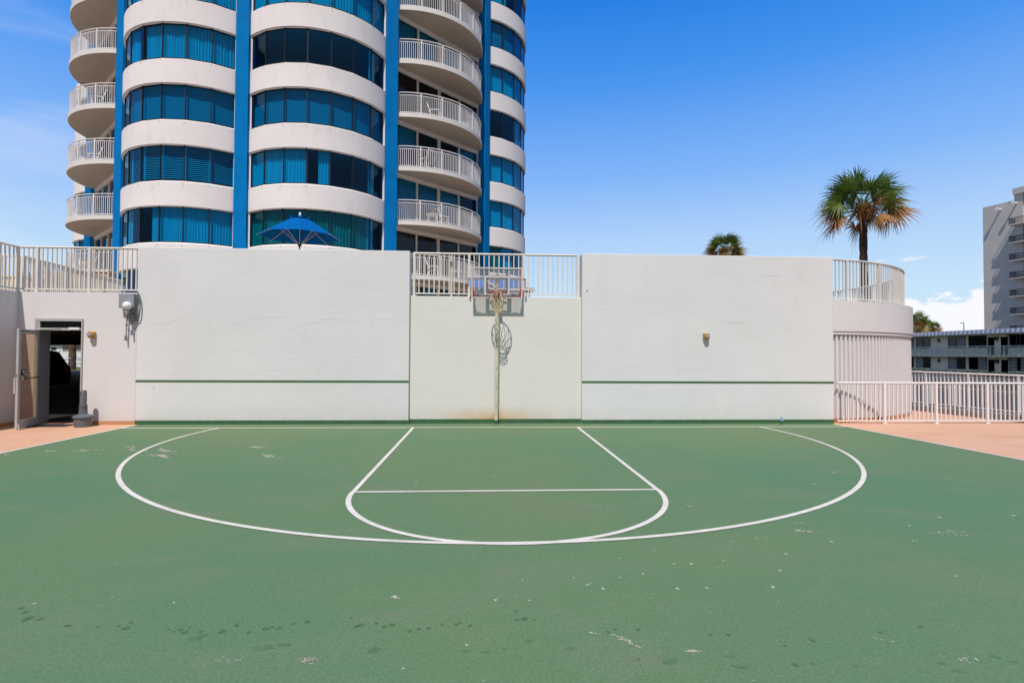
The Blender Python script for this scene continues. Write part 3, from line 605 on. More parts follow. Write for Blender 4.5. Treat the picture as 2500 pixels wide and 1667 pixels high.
# ------------------------------------------------------------------ near railings
def X_(x,y,Y=D): return atY(x,y,Y).x
yr=D+.10
p1=[X_(92,650,yr),X_(219,650,yr)]; 
railing('wall_railing','cream metal railing on top of the low wall left of the doorway',[(-10.39,yr),(-7.79,yr)],2.95,3.985,[a+10.39 for a in p1],RAILM,group='cream metal railings')
railing('wall_railing','cream railing topping the shaded return wall at the left edge',[(-10.39,yr),(-10.39,5)],2.95,3.985,[.03+1.2*k for k in range(7)],RAILM,group='cream metal railings')
yc=YC+.10
pc=[X_(1011,660,yc),X_(1145.5,660,yc),X_(1278.3,660,yc),X_(1410,660,yc)]
railing('wall_railing','cream railing filling the gap in the court wall behind the hoop',[(-1.64,yc),(2.23,yc)],2.955,3.99,[a+1.64 for a in pc],RAILM,group='cream metal railings')
pr=[X_(2158,980,12.62),X_(2283,980,12.62),X_(2406,980,12.62)]; pr.append(pr[-1]+1.22)
railing('court_railing','white railing standing on the orange floor right of the court wall',[(8.44,12.62),(13.45,12.56)],.0,.995,[a-8.44 for a in pr],RAILW,group='white floor railings')
# drum
DC=Vector((7.69,18.24,0)); DR=5.56
aS=math.atan2(D+T*.2-DC.y,8.40-DC.x)
drum=thing('ribbed_drum',(DC.x,DC.y,0),'round white concrete stair tower with vertical ribs right of the court wall','tower')
aS=math.atan2(12.72-DC.y,8.37-DC.x)
prof=[]; nr=int(1.02*PI*DR/.128); 
for k in range(nr):
    a=aS+.128/DR*k
    for da,dr_ in((0,0),(.05,0),(.062,-.06),(.116,-.06)): prof.append((a+da/DR,DR+dr_))
def ringpts(pr,z,extra=0): return [(DC.x+(r+extra)*Cc(a),DC.y+(r+extra)*S(a),z) for a,r in pr]
WALLP2=WALLP
MB().strip(ringpts(prof,.1),ringpts(prof,2.14)).build('ribbed_wall',WALLP,drum,recalc=False)
MB().strip(ringpts(prof,0,.004),ringpts(prof,.102,.004)).build('base_band',OBASE,drum,recalc=False)
arc=[aS+(prof[-1][0]-aS)*k/120 for k in range(121)]
def arcpts(r,z,A=arc): return [(DC.x+r*Cc(a),DC.y+r*S(a),z) for a in A]
sw=MB(); sw.sweep([(DC.x+DR*Cc(a),DC.y+DR*S(a),0) for a in arc],[(-.3,2.13),(.03,2.13),(.03,2.175),(.015,2.18),(.015,2.2),(.05,2.205),(.05,2.94),(-.3,2.94)]); sw.build('parapet',WALLP,drum,smooth=True)
MB().prism([(DC.x+(DR-.28)*Cc(2*PI*k/60),DC.y+(DR-.28)*S(2*PI*k/60)) for k in range(60)],2.6,2.93).build('drum_floor',CONC,drum)
ra=[(DC.x+(DR-.16)*Cc(a),DC.y+(DR-.16)*S(a)) for a in arc]
PP=Path(ra)
# find posts at photographed spots, every 1.22 m
tposts=[]; bestt=min((abs((lambda q:((Vector((q.x,q.y,3.4))-O).dot(r2)/(Vector((q.x,q.y,3.4))-O).dot(fwd)))(PP.at(t_)[0])-(2147-1250)/F),t_) for t_ in [i*.02 for i in range(40,200)])[1]
t_=bestt-2.44
while t_<PP.L:
    if t_>.02: tposts.append(t_)
    t_+=1.22
railing('drum_railing','curved cream railing running round the top of the ribbed drum',ra,2.94,3.99,tposts,RAILM,group='cream metal railings',each=False)
# far curb and rail
cb=[(13.55,8.2),(13.5,13.02),(13.1,15.92),(12.6,19.6),(11.6,23.6)]
cb=[(13.47,9.0),(13.42,13.02),(12.99,15.92),(12.45,19.6)]
lab(MB().sweep([(x,y,0) for x,y in cb],[(.0,0),(.0,.16),(-.28,.16),(-.28,0)]).build('kerb',CONC),'grey concrete kerb edging the orange patio at the right','kerb')
far=[(x+.14,y) for x,y in cb]; PF=Path(far)
railing('edge_railing','long white railing on the kerb beyond the orange patio',far,.16,1.16,[.4+1.25*k for k in range(9)],RAILW,group='white floor railings',botz=.06)
def pool_gate(): pass

# ------------------------------------------------------------------ the tower
TC=Vector((-11.25,38.84,0)); AP=12.6; FH=2.75; Z0=6.496
tw=thing('apartment_tower',(TC.x,TC.y,2.93),'round white high-rise with blue columns, curved tinted windows and stacked balconies','apartment tower')
RHO=3.58; HA=R(57.05)
def bayframe(phi):
    a=R(phi); t=Vector((Cc(a),S(a),0)); n=Vector((S(a),-Cc(a),0)); return TC+n*AP,t,n
def lobe_pts(phi,rad,N_=7,off=0,ha=HA):
    mid,t,n=bayframe(phi); c=mid-n*RHO*Cc(HA)
    return [c+(t*S(-ha+2*ha*k/N_)+n*Cc(-ha+2*ha*k/N_))*(rad) for k in range(N_+1)]
def Zp(p,z): return (p.x,p.y,z)
KS=range(-1,9)
pat={('1',4):'cccccc'+'c',('1',3):'cchcccc',('1',2):'sssssss',('1',1):'lllllll',('1',0):'ccdhccc',('1',-1):'ddddddd',
('2',4):'ccccccc',('2',3):'ddddddh',('2',2):'sssssss',('2',1):'ccchddh',('2',0):'ggggggh',('2',-1):'ddddddd',
('3',4):'ccccccc',('3',3):'ddhdddd',('3',2):'ccccccc',('3',1):'ccccccc',('3',0):'gcccccc',('3',-1):'ggccccc'}
def facet_sheet(a,b,z0,z1,kind,n_in):
    """curtain or shade behind one pane"""
    mb=MB(); d=(b-a); L_=d.length; nrm=Vector((d.y,-d.x,0)).normalized(); a=a-nrm*.16; b=b-nrm*.16
    if kind in'cgh':
        f0,f1=(0,1) if kind!='h' else random.choice(((0,.45),(.5,1)))
        m=int(46*(f1-f0)); A=[];B=[]; ph=random.random()*6; fq=random.uniform(6.5,9)
        for i in range(m+1):
            t=f0+(f1-f0)*i/m; p=a.lerp(b,t)+nrm*(.035*S(2*PI*t*fq+ph)+.018*S(2*PI*t*fq*2.3+ph)); A.append((p.x,p.y,z0)); B.append((p.x,p.y,z1))
        mb.strip(A,B)
    elif kind=='s': mb.quad(Zp(a,z0),Zp(b,z0),Zp(b,z1),Zp(a,z1))
    elif kind=='l':
        mb.bar(Zp(a.lerp(b,.04),z0),Zp(a.lerp(b,.04),z1),.05); mb.bar(Zp(a.lerp(b,.96),z0),Zp(a.lerp(b,.96),z1),.05)
        z=z0+.05
        while z<z1:
            p=a.lerp(b,.07); q=a.lerp(b,.93); o=nrm*.03
            mb.quad((p.x+o.x,p.y+o.y,z),(q.x+o.x,q.y+o.y,z),(q.x-o.x,q.y-o.y,z+.055),(p.x-o.x,p.y-o.y,z+.055)); z+=.088
    return mb
def lobe(phi,key):
    P=lobe_pts(phi,RHO); mid,t,n=bayframe(phi)
    NA=42; ARC=lobe_pts(phi,RHO+.12,NA,ha=HA+.012)
    # polygon resampled to match the arc
    def poly_at(off):
        out=[]
        for k in range(NA+1):
            s=k/6; i=min(int(s),6); q=P[i].lerp(P[i+1],s-i); out.append(q)
        return out
    PO=poly_at(0)
    for k in KS:
        z=Z0+FH*k; zh=z+1.6; zn=z+FH
        if k==-1:
            b=MB(); b.strip([Zp(p,2.95) for p in ARC],[Zp(p,z-.1) for p in ARC]); b.strip([Zp(p,z-.1) for p in ARC],[Zp(p,z) for p in PO]); sp_=b.build('spandrel',TOWW,tw,smooth=False)
        # spandrel above this window
        b=MB(); rings=[[Zp(p+ (p-(mid-n*RHO*Cc(HA))).normalized()*-.12,zh+.02) for p in PO],[Zp(p,zh+.0) for p in ARC],[Zp(p,zn-.09) for p in ARC],[Zp(p,zn) for p in PO],[Zp(p-n*.3,zn) for p in PO]]
        for r_a,r_b in zip(rings,rings[1:]): b.strip(r_a,r_b)
        # floor inside the bay
        nf=len(b.f)
        for p in P[1:-1]:
            o=(p-(mid-n*RHO*Cc(HA))).normalized(); q=p+o*.121; L_=random.uniform(.06,.2); tt=Vector((-o.y,o.x,0))
            b.obox(Zp(q,zn-.09-L_/2),tt*.008,o*.002,(0,0,L_/2))
        ms=b.build('spandrel',TOWW,tw,smooth=True); ms.data.materials.append(mat('rust_wash',(.50,.30,.17),.8,var=.4,scale=9))
        for po in ms.data.polygons:
            if po.index>=nf: po.material_index=1
        hf=MB()
        for a_,b_ in zip(P,P[1:]): hf.bar(Zp(a_,zh-.005),Zp(b_,zh-.005),.06,.05)
        hf.build('head_flashing',WHITE,ms)
        fp=[Zp(p-n*.02,zh+.15) for p in P]+[Zp(P[-1]-n*2.2,zh+.15),Zp(P[0]-n*2.2,zh+.15)]
        i_=MB(); i_.ext(fp,(0,0,.5)); i_.build('bay_floor',INTR,ms)
        # window
        wn=MB()
        for a_,b_ in zip(P,P[1:]): wn.quad(Zp(a_,z),Zp(b_,z),Zp(b_,zh),Zp(a_,zh))
        w=wn.build('window',TGLASS,tw,recalc=False)
        fm=MB()
        for p in P[1:-1]: o=(p-(mid-n*RHO*Cc(HA))).normalized(); tt=Vector((-o.y,o.x,0)); fm.obox(Zp(p,(z+zh)/2),tt*.022,o*.03,(0,0,(zh-z)/2-.001))
        for a_,b_ in zip(P,P[1:]): fm.bar(Zp(a_,z+.02),Zp(b_,z+.02),.05,.03); fm.bar(Zp(a_,zh-.035),Zp(b_,zh-.035),.05,.03)
        fm.build('window_frame',MULL,w)
        ks=pat.get((key,k),None) or random.choice(['ccccccc','dccdccc','ddccddd','sssssss','chddhcc'])
        for i,chh in enumerate(ks):
            if chh=='d': continue
            cs=facet_sheet(P[i],P[i+1],z+.01,zh-.01,chh,n); mm={'c':CURT,'h':CURT,'g':CURG,'s':SHADE,'l':CURT}[chh]
            cs.build({'c':'curtain','h':'curtain','g':'curtain','s':'roller_shade','l':'shutter'}[chh],mm,w,recalc=False)
        for s,p in((-1,P[0]),(1,P[-1])):
            q=p+t*s*.03; MB().obox(Zp(q,(z+zh)/2),t*.045,n*.07,(0,0,(zh-z)/2+.03)).build('jamb',TOWW,w)
PHI0=15.2
lobe(PHI0,'2'); lobe(PHI0-30,'1'); lobe(PHI0+60,'3'); lobe(PHI0-90,'0')
# columns
ZT=Z0+FH*9+1
for k in range(12):
    a=R(PHI0+15+30*k); n=Vector((S(a),-Cc(a),0)); t=Vector((Cc(a),S(a),0)); c=TC+n*12.75
    MB().obox((c.x,c.y,(ZT+2.93)/2),t*.30,n*.45,(0,0,(ZT-2.93)/2)).build('column',BLUE,tw,bevel=.02)
# rear bays closed by plain curved wall
bk=MB()
for ph in(PHI0+90,PHI0+120,PHI0+150,PHI0+180,PHI0+210,PHI0-120): 
    L_=lobe_pts(ph,RHO+.06,12); bk.strip([Zp(p,2.95) for p in L_],[Zp(p,ZT-1) for p in L_])
bk.build('rear_wall',TOWW,tw)
fl=MB(); core=[(TC.x+9.9*Cc(2*PI*j/36),TC.y+9.9*S(2*PI*j/36)) for j in range(36)]
fl.prism(core,2.95,ZT-.5); fl.build('core_wall',INTR,tw)
pl_=MB()
for k in range(-1,10):
    z=Z0+FH*k-.93; a=[(TC.x+12.15*Cc(2*PI*j/48),TC.y+12.15*S(2*PI*j/48)) for j in range(48)]
    if z-.2>2.95: pl_.prism(a,z-.2,z-.005)
pl_.build('floor_plate',INTR,tw)
# balconies
def balcony_bay(phi,name):
    mid,t,n=bayframe(phi); ch=3.05; sag=1.5; rr=(ch*ch+sag*sag)/(2*sag); hb=math.asin(ch/rr); c=mid-n*(rr-sag)
    wl=mid-n*.30
    for k in range(-2,9):
        z=Z0+FH*(k+1)-.93   # floor level
        if k==-2: z=Z0-FH-.93
        zt=z; 
        out=[c+(t*S(-hb+2*hb*j/32)+n*Cc(-hb+2*hb*j/32))*rr for j in range(33)]
        pts=[(p.x,p.y) for p in out]+[((wl+t*3.1).x,(wl+t*3.1).y),((wl-t*3.1).x,(wl-t*3.1).y)]
        if z>3.2:
            b=MB(); b.prism(pts,zt-.21,zt); bo=b.build('balcony',SLAB,tw,smooth=True)
            cpt=Vector((mid.x,mid.y,0)); MB().prism([tuple((Vector((x,y,0)).lerp(cpt,.012)).xy) for x,y in pts],zt-.216,zt-.211).build('soffit',mat('bounce_tinted_soffit',(.46,.38,.30),.9,var=.08,scale=1),bo)  # underside colour has the shade and brown bounce from the deck painted in
        else: bo=None
        if bo:
            RP=Path([(p.x,p.y) for p in [c+(t*S(-hb+.02+2*(hb-.02)*j/40)+n*Cc(-hb+.02+2*(hb-.02)*j/40))*(rr-.07) for j in range(41)]])
            rl=MB(); P3=[(p.x,p.y,0) for p in RP.p]
            rl.sweep([(x,y,zt+1.06) for x,y,_ in P3],[(.035*Cc(a),.025*S(a)) for a in [2*PI*j/8 for j in range(8)]])
            for zz in(.93,.06): rl.sweep([(x,y,zt+zz) for x,y,_ in P3],[(-.015,-.012),(.015,-.012),(.015,.012),(-.015,.012)])
            npst=6; pt=[.03+(RP.L-.06)*j/npst for j in range(npst+1)]
            for q in pt: p,d=RP.at(q); sd_=Vector((d.y,-d.x,0)); rl.obox((p.x,p.y,zt+.52),d*.03,sd_*.03,(0,0,.52))
            nbz=10
            for a_,b_ in zip(pt,pt[1:]):
                for j in range(1,nbz+1): p,d=RP.at(a_+(b_-a_)*j/(nbz+1)); sd_=Vector((d.y,-d.x,0)); rl.obox((p.x,p.y,zt+.5),d*.011,sd_*.011,(0,0,.44))
            rl.build('railing',RAILW,bo)
        # door wall
        zh=z+FH-.21-.14; zb=z
        if zb<2.95: zb=2.95
        hb_=MB().obox(Zp(wl+n*.0,(zh+z+FH-.21)/2),t*3.08,n*.1,(0,0,(z+FH-.21-zh)/2)); hb_.build('lintel',TOWW,tw)
        xs=[-3.02,-1.5,0,1.5,3.02]
        fm=MB()
        for j,x in enumerate(xs): w_=.09 if j in(0,2,4) else .05; fm.obox(Zp(wl+t*x,(zh+zb)/2),t*w_,n*.07,(0,0,(zh-zb)/2))
        for a_,b_ in zip(xs,xs[1:]): fm.bar(Zp(wl+t*a_,zh-.04),Zp(wl+t*b_,zh-.04),.1,.08)
        dm_=DGLASS if k!=2 else DRKGL
        if k==-1: dm_=DRKGL
        g=MB().quad(Zp(wl-t*3,zb),Zp(wl+t*3,zb),Zp(wl+t*3,zh),Zp(wl-t*3,zh)).build('sliding_door',dm_,tw,recalc=False)
        fm.build('door_frame',DFRAME,g)
        for i,chh in enumerate(random.choice(['cdhc','chdd','cddc','cccd']) if k!=2 else 'dddd'):
            if chh=='d': continue
            facet_sheet(wl+t*xs[i],wl+t*xs[i+1],zb+.05,zh-.05,chh,n).build('curtain',CURT,g,recalc=False)
    return mid,t,n,wl
bD=balcony_bay(PHI0+30,'D'); bA=balcony_bay(PHI0-60,'A')
MB().prism([(TC.x+13.3*Cc(2*PI*j/48),TC.y+13.3*S(2*PI*j/48)) for j in range(48)],ZT-.5,ZT).build('roof_slab',SLAB,tw)

# balcony furniture (modelled locally, then copied)
def chair_mesh():
    f=MB(); s=MB()
    for sx in(-.27,.27):
        f.bar((sx,-.25,0),(sx,-.2,.62),.045).bar((sx,.32,0),(sx,.2,.42),.045).bar((sx,-.26,.6),(sx,.3,.62),.06,.03).bar((sx,.2,.38),(sx,.42,1.0),.045)
    f.bar((-.27,-.22,.38),(.27,-.22,.38),.04).bar((-.27,.42,.98),(.27,.42,.98),.04)
    s.obox((0,0,.40),(.24,0,0),(0,.24,-.02),(0,0,.012)); s.obox((0,.32,.7),(.24,0,0),(0,.1,.27),(0,.012,-.004)); return f,s
FIRST={}
def chair(label,loc,rz,col,group='chairs on the balconies'):
    root=thing('balcony_chair',loc,label,'chair',group,rz)
    if 'c' not in FIRST:
        f,s=chair_mesh(); FIRST['c']=(f.build('chair_frame',RAILW,root,local=True),s.build('chair_seat',mat('grey_sling',(.22,.24,.27),.8),root,local=True))
    else:
        for o in FIRST['c']: c=o.copy(); c.parent=root; COL.objects.link(c)
    if col:
        for ch in root.children:
            if ch.name.startswith('chair_seat') or col is TEAL: ch.data=ch.data.copy(); ch.data.materials[0]=col
    return root
def table(label,loc,rz=0):
    root=thing('balcony_table',loc,label,'table','tables on the balconies',rz)
    if 't' not in FIRST:
        a=MB().lathe((0,0,0),[(.36,.5),(.38,.52),(.36,.53)],20); l=[MB().bar((.25*sx,.25*sy,0),(.2*sx,.2*sy,.5),.035) for sx in(-1,1) for sy in(-1,1)]
        FIRST['t']=[a.build('table_top',RAILW,root,local=True)]+[q.build('leg',RAILW,root,local=True) for q in l]
    else:
        for o in FIRST['t']: c=o.copy(); c.parent=root; COL.objects.link(c)
    return root
def bloc(bay,along,outw,k): mid,t,n,wl=bay; p=mid+t*along+n*outw; return (p.x,p.y,Z0+FH*(k+1)-.93+.002)
an=R(PHI0+30)
chair('white chair on the lowest fully visible right-hand balcony',bloc(bD,-.9,.45,-1),an+.8,None)
table('round table on the lowest fully visible right-hand balcony',bloc(bD,.5,.6,-1))
chair('second white chair at the far end of the lowest right-hand balcony',bloc(bD,1.7,.5,-1),an-1.2,None)
table('small white table on the second right-hand balcony up',bloc(bD,-1.2,.7,0))
chair('reclined chair on the second right-hand balcony up',bloc(bD,-.3,.4,0),an+1.4,mat('tan_sling',(.25,.17,.1),.8))
chair('white low chair on the third right-hand balcony up',bloc(bD,-1.5,.6,1),an+PI,None)
chair('brown chair on the fourth right-hand balcony up',bloc(bD,-.9,.5,2),an+.7,WOOD)
table('pale round table on the fourth right-hand balcony up',bloc(bD,1.0,.6,2))
an2=R(PHI0-60)
chair('white lounge chair on the upper left-hand balcony beneath the top one',bloc(bA,-.9,.7,2),an2+PI*.5,mat('white_sling',(.7,.7,.7)))
chair('green seated chair on the upper left-hand balcony beside the blue column',bloc(bA,1.4,.5,2),an2-.6,mat('green_sling',(.02,.16,.13)))
chair('white chair on the second left-hand balcony from the top',bloc(bA,.8,.5,1),an2-.6,None)
chair('white lounge chair on the second left-hand balcony from the top',bloc(bA,-.9,.6,1),an2+1.4,mat('white_sling',(.7,.7,.7)))
chair('brown folding chair on the lowest open left-hand balcony',bloc(bA,.4,.6,-1),an2-.4,WOOD)
chair('white chair with red towel on the lowest open left-hand balcony',bloc(bA,-.8,.6,-1),an2+1.2,mat('red_towel',(.35,.05,.04)))
chair('turquoise chair on the balcony behind the left railing',bloc(bA,-.2,.6,-2),an2+.9,TEAL)
chair('turquoise chair beside the doors behind the left railing',bloc(bA,.9,.5,-2),an2-.5,TEAL)

# ------------------------------------------------------------------ things on the pool deck
uc=atY(732,560,19.0); ux,uy=uc.x,uy_=uc.x,19.0; uy=19.0
um=thing('patio_umbrella',(ux,uy,2.93),'open blue canvas parasol showing above the court wall','parasol')
zr,zp,rU=5.56,6.28,1.34; nU=8; off=.32
def up_(k,r,z): a=2*PI*k/nU+off; return Vector((ux+r*Cc(a),uy+r*S(a),z))
cn=MB()
def ring(r,z,sagf): 
    out=[]
    for k in range(nU):
        for j in range(6):
            f=j/6; p=up_(k,r,z).lerp(up_(k+1,r,z),f); sg=sagf*4*f*(1-f); c_=Vector((ux,uy,z)); q=p.lerp(c_,sg*.06); out.append((q.x,q.y,q.z+sg*.02))
    out.append(out[0]); return out
prev=None
for i in range(9):
    f=i/8; r_=.36+(rU-.36)*f; z_=zp-.13-(zp-.13-zr)*(f**1.05); rg=ring(r_,z_,f)
    if prev: cn.strip(prev,rg)
    prev=rg
cn.build('canopy',UMB,um,recalc=False)
vt=MB(); prev=None
for i in range(5):
    f=i/4; rg=ring(.03+.40*f,zp-.13*f+.02-(0),f*2.2)
    if i==4: rg=[(x,y,z-.05*abs(S(PI*(j%6)/6-PI/2))**2+.03) for j,(x,y,z) in enumerate(rg)]
    if prev: vt.strip(prev,rg)
    prev=rg
vt.build('vent_cap',UMB,um,recalc=False)
MB().lathe((ux,uy,zp),[(.02,-.02),(.035,.03),(.045,.07),(.03,.11),(.008,.15)],12).build('finial',WHITE,um,smooth=True)
MB().cyl((ux,uy,2.93),(ux,uy,zp),.025,12).build('pole',mat('umbrella_pole',(.10,.10,.11),.4,.5),um,smooth=True)
MB().lathe((ux,uy,0),[(.05,5.25),(.065,5.29),(.05,5.33)],12).build('hub',BLKM,um)
for k in range(nU):
    MB().bar(up_(k,.05,zp-.1),up_(k,rU,zr-.012),.02).build('rib',ALU,um); MB().bar(up_(k,.05,5.30),up_(k,rU*.52,zp-.13-(zp-.13-zr)*.45-.02),.018).build('strut',ALU,um)
sh=atY(1102,700,16); st=thing('outdoor_shower',(sh.x,16,2.93),'cream shower post with a small head behind the gap railing','shower')
MB().cyl((sh.x,16,2.93),(sh.x,16,4.42),.035,12).build('post',POLEM,st,smooth=True); MB().cyl((sh.x,16,4.3),(sh.x,15.9,4.24),.05,12,.07).cyl((sh.x,16,4.42),(sh.x,16,4.5),.04,12,.01).build('shower_head',ALU,st,smooth=True)
def lounger(label,p,z,rz,m):
    t=thing('pool_lounger',(p.x,p.y,z),label,'lounger','pool loungers on the deck',rz)
    f=MB()
    for sy in(-.3,.3): f.bar((-.6,sy,.32),(.5,sy,.32),.04).bar((.45,sy,.32),(.85,sy,.6),.04)
    f.bar((-.6,-.32,.32),(-.6,.32,.32),.045).bar((.85,-.32,.6),(.85,.32,.6),.045)
    f.build('frame',WHITE,t,local=True)
    for sx in(-.5,.4):
        for sy in(-.3,.3): MB().bar((sx,sy,0),(sx,sy,.32),.04).build('leg',WHITE,t,local=True)
    MB().obox((-.05,0,.35),(.55,0,0),(0,.28,0),(0,0,.02)).obox((.67,0,.49),(.19,0,.13),(0,.28,0),(-.02,0,.02)).build('sling',m,t,local=True)
p=atY(1254,712,16.4); lounger('grey cushioned lounger just right of the backboard behind the railing',p,3.2,PI,mat('grey_cushion',(.12,.10,.10),.8))
p=atY(1272,700,16.5); t_=thing('deck_chair',(p.x,16.5,2.93),'blue slatted deck chair back standing right of the backboard','deck chair')
MB().box(p.x-1.55,p.x+.14,16.5,16.53,3.62,3.86).build('backrest',mat('bright_blue_sling',(.02,.22,.75),.6),t_)
MB().tube([(p.x-1.58,16.5,2.93),(p.x-1.58,16.5,3.88),(p.x-1.5,16.5,3.94),(p.x+.1,16.5,3.94),(p.x+.17,16.5,3.88),(p.x+.17,16.5,2.93)],.02,8).build('frame',WHITE,t_,smooth=True)
# second railing and items behind the left railing
a=atZ(57,625,3.93); b_=atZ(300,686,3.93); c_=atZ(-60,622,3.93)
railing('stair_railing','cream railing with wide posts descending behind the left wall railing',[(c_.x,c_.y),(a.x,a.y),(b_.x,b_.y)],2.95,3.95,[.5,1.6,(Vector((c_.x-a.x,c_.y-a.y))).length]+[(Vector((c_.x-a.x,c_.y-a.y))).length+.9*k for k in range(1,5)],RAILM,group='cream metal railings',each=False,pw=.035)
def blockthing(name,label,cat,px0,px1,py0,py1,Y,dp,m,extra=None):
    A_=atY(px0,py0,Y); B_=atY(px1,py1,Y); t=thing(name,((A_.x+B_.x)/2,Y,2.93),label,cat)
    MB().box(A_.x,B_.x,Y,Y+dp,2.93,A_.z).build('body',m,t,bevel=.02); MB().box(A_.x-.04,B_.x+.04,Y-.04,Y+dp+.04,A_.z,A_.z+.07).build('cap',CREAMW,t); return t
blockthing('deck_planter','tan block planter behind the left railing, nearest the corner','planter',72,124,682,708,16.5,1.2,TAN)
blockthing('deck_wall','long tan wall under the turquoise balcony','wall',160,262,663,700,20,.4,TAN)
blockthing('cream_bar_counter','cream counter at the far left behind the railings','counter',-40,66,676,708,18,1.0,CREAMW)
blockthing('white_cabinet','white cabinet standing behind the tan planter','cabinet',84,112,664,690,18.5,.8,WHITE)

# ------------------------------------------------------------------ palms
def frond(base,dir_,L_,droop,m,parent,nb=26,spread=R(250),pet=.47,ragged=0,twist=0):
    mb=MB(); d=Vector(dir_).normalized(); side=d.cross(Vector((0,0,1)))
    if side.length<1e-3: side=Vector((1,0,0))
    side.normalize(); nrm=side.cross(d)
    P=[Vector(base)]
    for i in range(1,5): f=i/4; P.append(Vector(base)+d*pet*L_*f+Vector((0,0,-droop*.22*L_*f*f)))
    mb.tube(P,[.026,.021,.017,.014,.011],5)
    hub=P[-1]; d2=(P[-1]-P[-2]).normalized(); side2=d2.cross(nrm).normalized()
    q=Matrix.Rotation(twist,3,d2); side2=q@side2; nn=d2.cross(side2).normalized()
    fold=random.uniform(.1,.4); g0=Vector((0,0,-1))
    for i in range(nb):
        a=-spread/2+spread*(i+random.uniform(-.25,.25))/(nb-1); bl=L_*(.66+.34*Cc(a*.75))*random.uniform(.85,1.08)*(1-ragged*random.random())*.52
        dv=(d2*Cc(a)+side2*S(a)); dv=(dv+nn*fold*abs(S(a))).normalized(); w=(.017+.010*Cc(a*.5))*L_/2
        wv=dv.cross(nn).normalized(); A=[];B=[]; seg=5; tipd=random.uniform(.5,1.5)
        for j in range(seg+1):
            f=j/seg; p=hub+dv*bl*f*(1-.15*droop*f)+g0*(droop*bl*.6*f*f+(f**3)*bl*.16*tipd)
            ww=w*(.4+1.5*f if f<.4 else (1-f)/.6+.02); A.append(tuple(p+wv*ww)); B.append(tuple(p-wv*ww+nn*ww*.6))
        mb.strip(A,B)
    return mb.build('frond',m,parent,recalc=False)
def palm(name,label,x,y,zg,zc,rad,n,r0,group='palms',seed=1,zmin=-.42,drp=.5):
    random.seed(seed); t=thing(name,(x,y,zg),label,'palm tree',group)
    P=[];rr=[]; lean=random.uniform(-.12,.12); m=60
    for i in range(m+1):
        f=i/m; P.append((x+lean*S(f*2.5)*.6-lean*.35,y,zg+(zc-zg)*f)); rr.append(r0*(1+.10*S(i*1.3)*(.5)+.12*random.random()+(.25*max(0,.08-f)/.08)+(.25 if f>.955 else 0)))
    tp=P[-1]
    MB().tube(P,rr,12).build('trunk',TRUNK,t,smooth=False)
    bt=MB()
    for k in range(54):
        a=k*2.4; z=zc-.62+.012*k; o=Vector((Cc(a),S(a),0)); b0=Vector((tp[0],tp[1],z))+o*r0*.85; bt.bar(b0,b0+o*.2+Vector((0,0,.22)),.07,.03)
    bt.build('leaf_base',FRB,t)
    top=Vector((tp[0],tp[1],zc))
    for k in range(n):
        f=k/(n-1); zz=.97-f*(.97-zmin)+random.uniform(-.06,.06); el=math.asin(max(-.95,min(.98,zz))); az=k*2.399+random.uniform(-.3,.3)
        d=Vector((Cc(az)*Cc(el),S(az)*Cc(el),S(el)))
        m_=FRG if zz>.34 else (FRY if zz>.16 else FRB)
        if 0<zz<.6 and random.random()<.25: m_=FRY
        if zz<.1 and random.random()<.18: m_=FRY
        frond(top+Vector((0,0,.1-f*.25)),d,rad*random.uniform(.88,1.08),.12+drp*f*f+.12*random.random(),m_,t,ragged=.1+.3*f,twist=random.choice((-1,1))*random.uniform(.3,1.35))
    random.seed(seed+99)
    return t
Yp=24; pc_=atY(2108,540,Yp); tb=atY(2111,700,Yp)
palm('palm_tree','tall cabbage palm with brown skirt rising behind the curved railing',pc_.x-.02,Yp,-1.15,atY(2108,508,Yp).z,2.4,46,.155,seed=5,zmin=-.16,drp=.34)
Yq=38; q=atY(1768,625,Yq); palm('palm_tree','low palm crown peeking over the right half of the court wall',q.x,Yq,-1.15,atY(1768,613,Yq).z,1.85,50,.2,seed=11,zmin=-.25)
for i,(px,py,Y,rd,lb) in enumerate([(2240,790,84,2.8,'leftmost palm of the clump behind the motel roof, touching the drum'),(2256,800,88,2.6,'middle palm of the clump behind the motel roof'),(2278,806,85,2.0,'rightmost and lowest palm of the clump behind the motel roof'),(2228,800,90,2.9,'palm mostly hidden by the drum behind the motel roof')]):
    q=atY(px,py,Y); palm('palm_tree',lb,q.x,Y,-1.15,q.z+.2,rd*.85,42,.22,seed=20+i,drp=.8)
q=atY(177,860,46); t_=thing('palm_tree',(q.x,50,-.0),'palm trunk standing beyond the garage by the white fence','palm tree','palms')
MB().tube([(q.x*50/46,50,i*.4) for i in range(16)],[.26+.03*(i%2) for i in range(16)],12).build('trunk',mat('pale_trunk',(.16,.09,.06),.9,var=.4,scale=5,bump=.5),t_)
random.seed(5)

# ------------------------------------------------------------------ motel
mo=thing('motel',(63,66,-1.15),'two-storey pale green motel with a grey corrugated roof and open walkway','motel')
MX=60.2; ya,yb=40,100
MB().box(MX,70,ya,yb,-1.15,4.25).build('wall',MOTW,mo)
MB().box(58.95,MX,ya,yb,1.48,1.64).build('walkway_slab',mat('walkway_paint',(.45,.47,.36),.7),mo)
rf=MB().ext([(58.75,ya-1,4.15),(58.75,ya-1,4.24),(64.5,ya-1,5.0),(70.5,ya-1,4.4),(70.5,ya-1,4.3),(64.5,ya-1,4.8)],(0,yb-ya+2,0)); rf.build('roof',ROOFM,mo)
fs=MB().box(58.70,58.76,ya-1,yb+1,4.2,4.28)
yy=ya-1
cor=MB(); A=[];B=[]
while yy<yb+1:
    for dy,dx_ in((0,0),(.22,0),(.3,.09),(.52,.09)): A.append((58.62+dx_,yy+dy,4.22)); B.append((58.66+dx_,yy+dy,4.70))
    yy+=.6
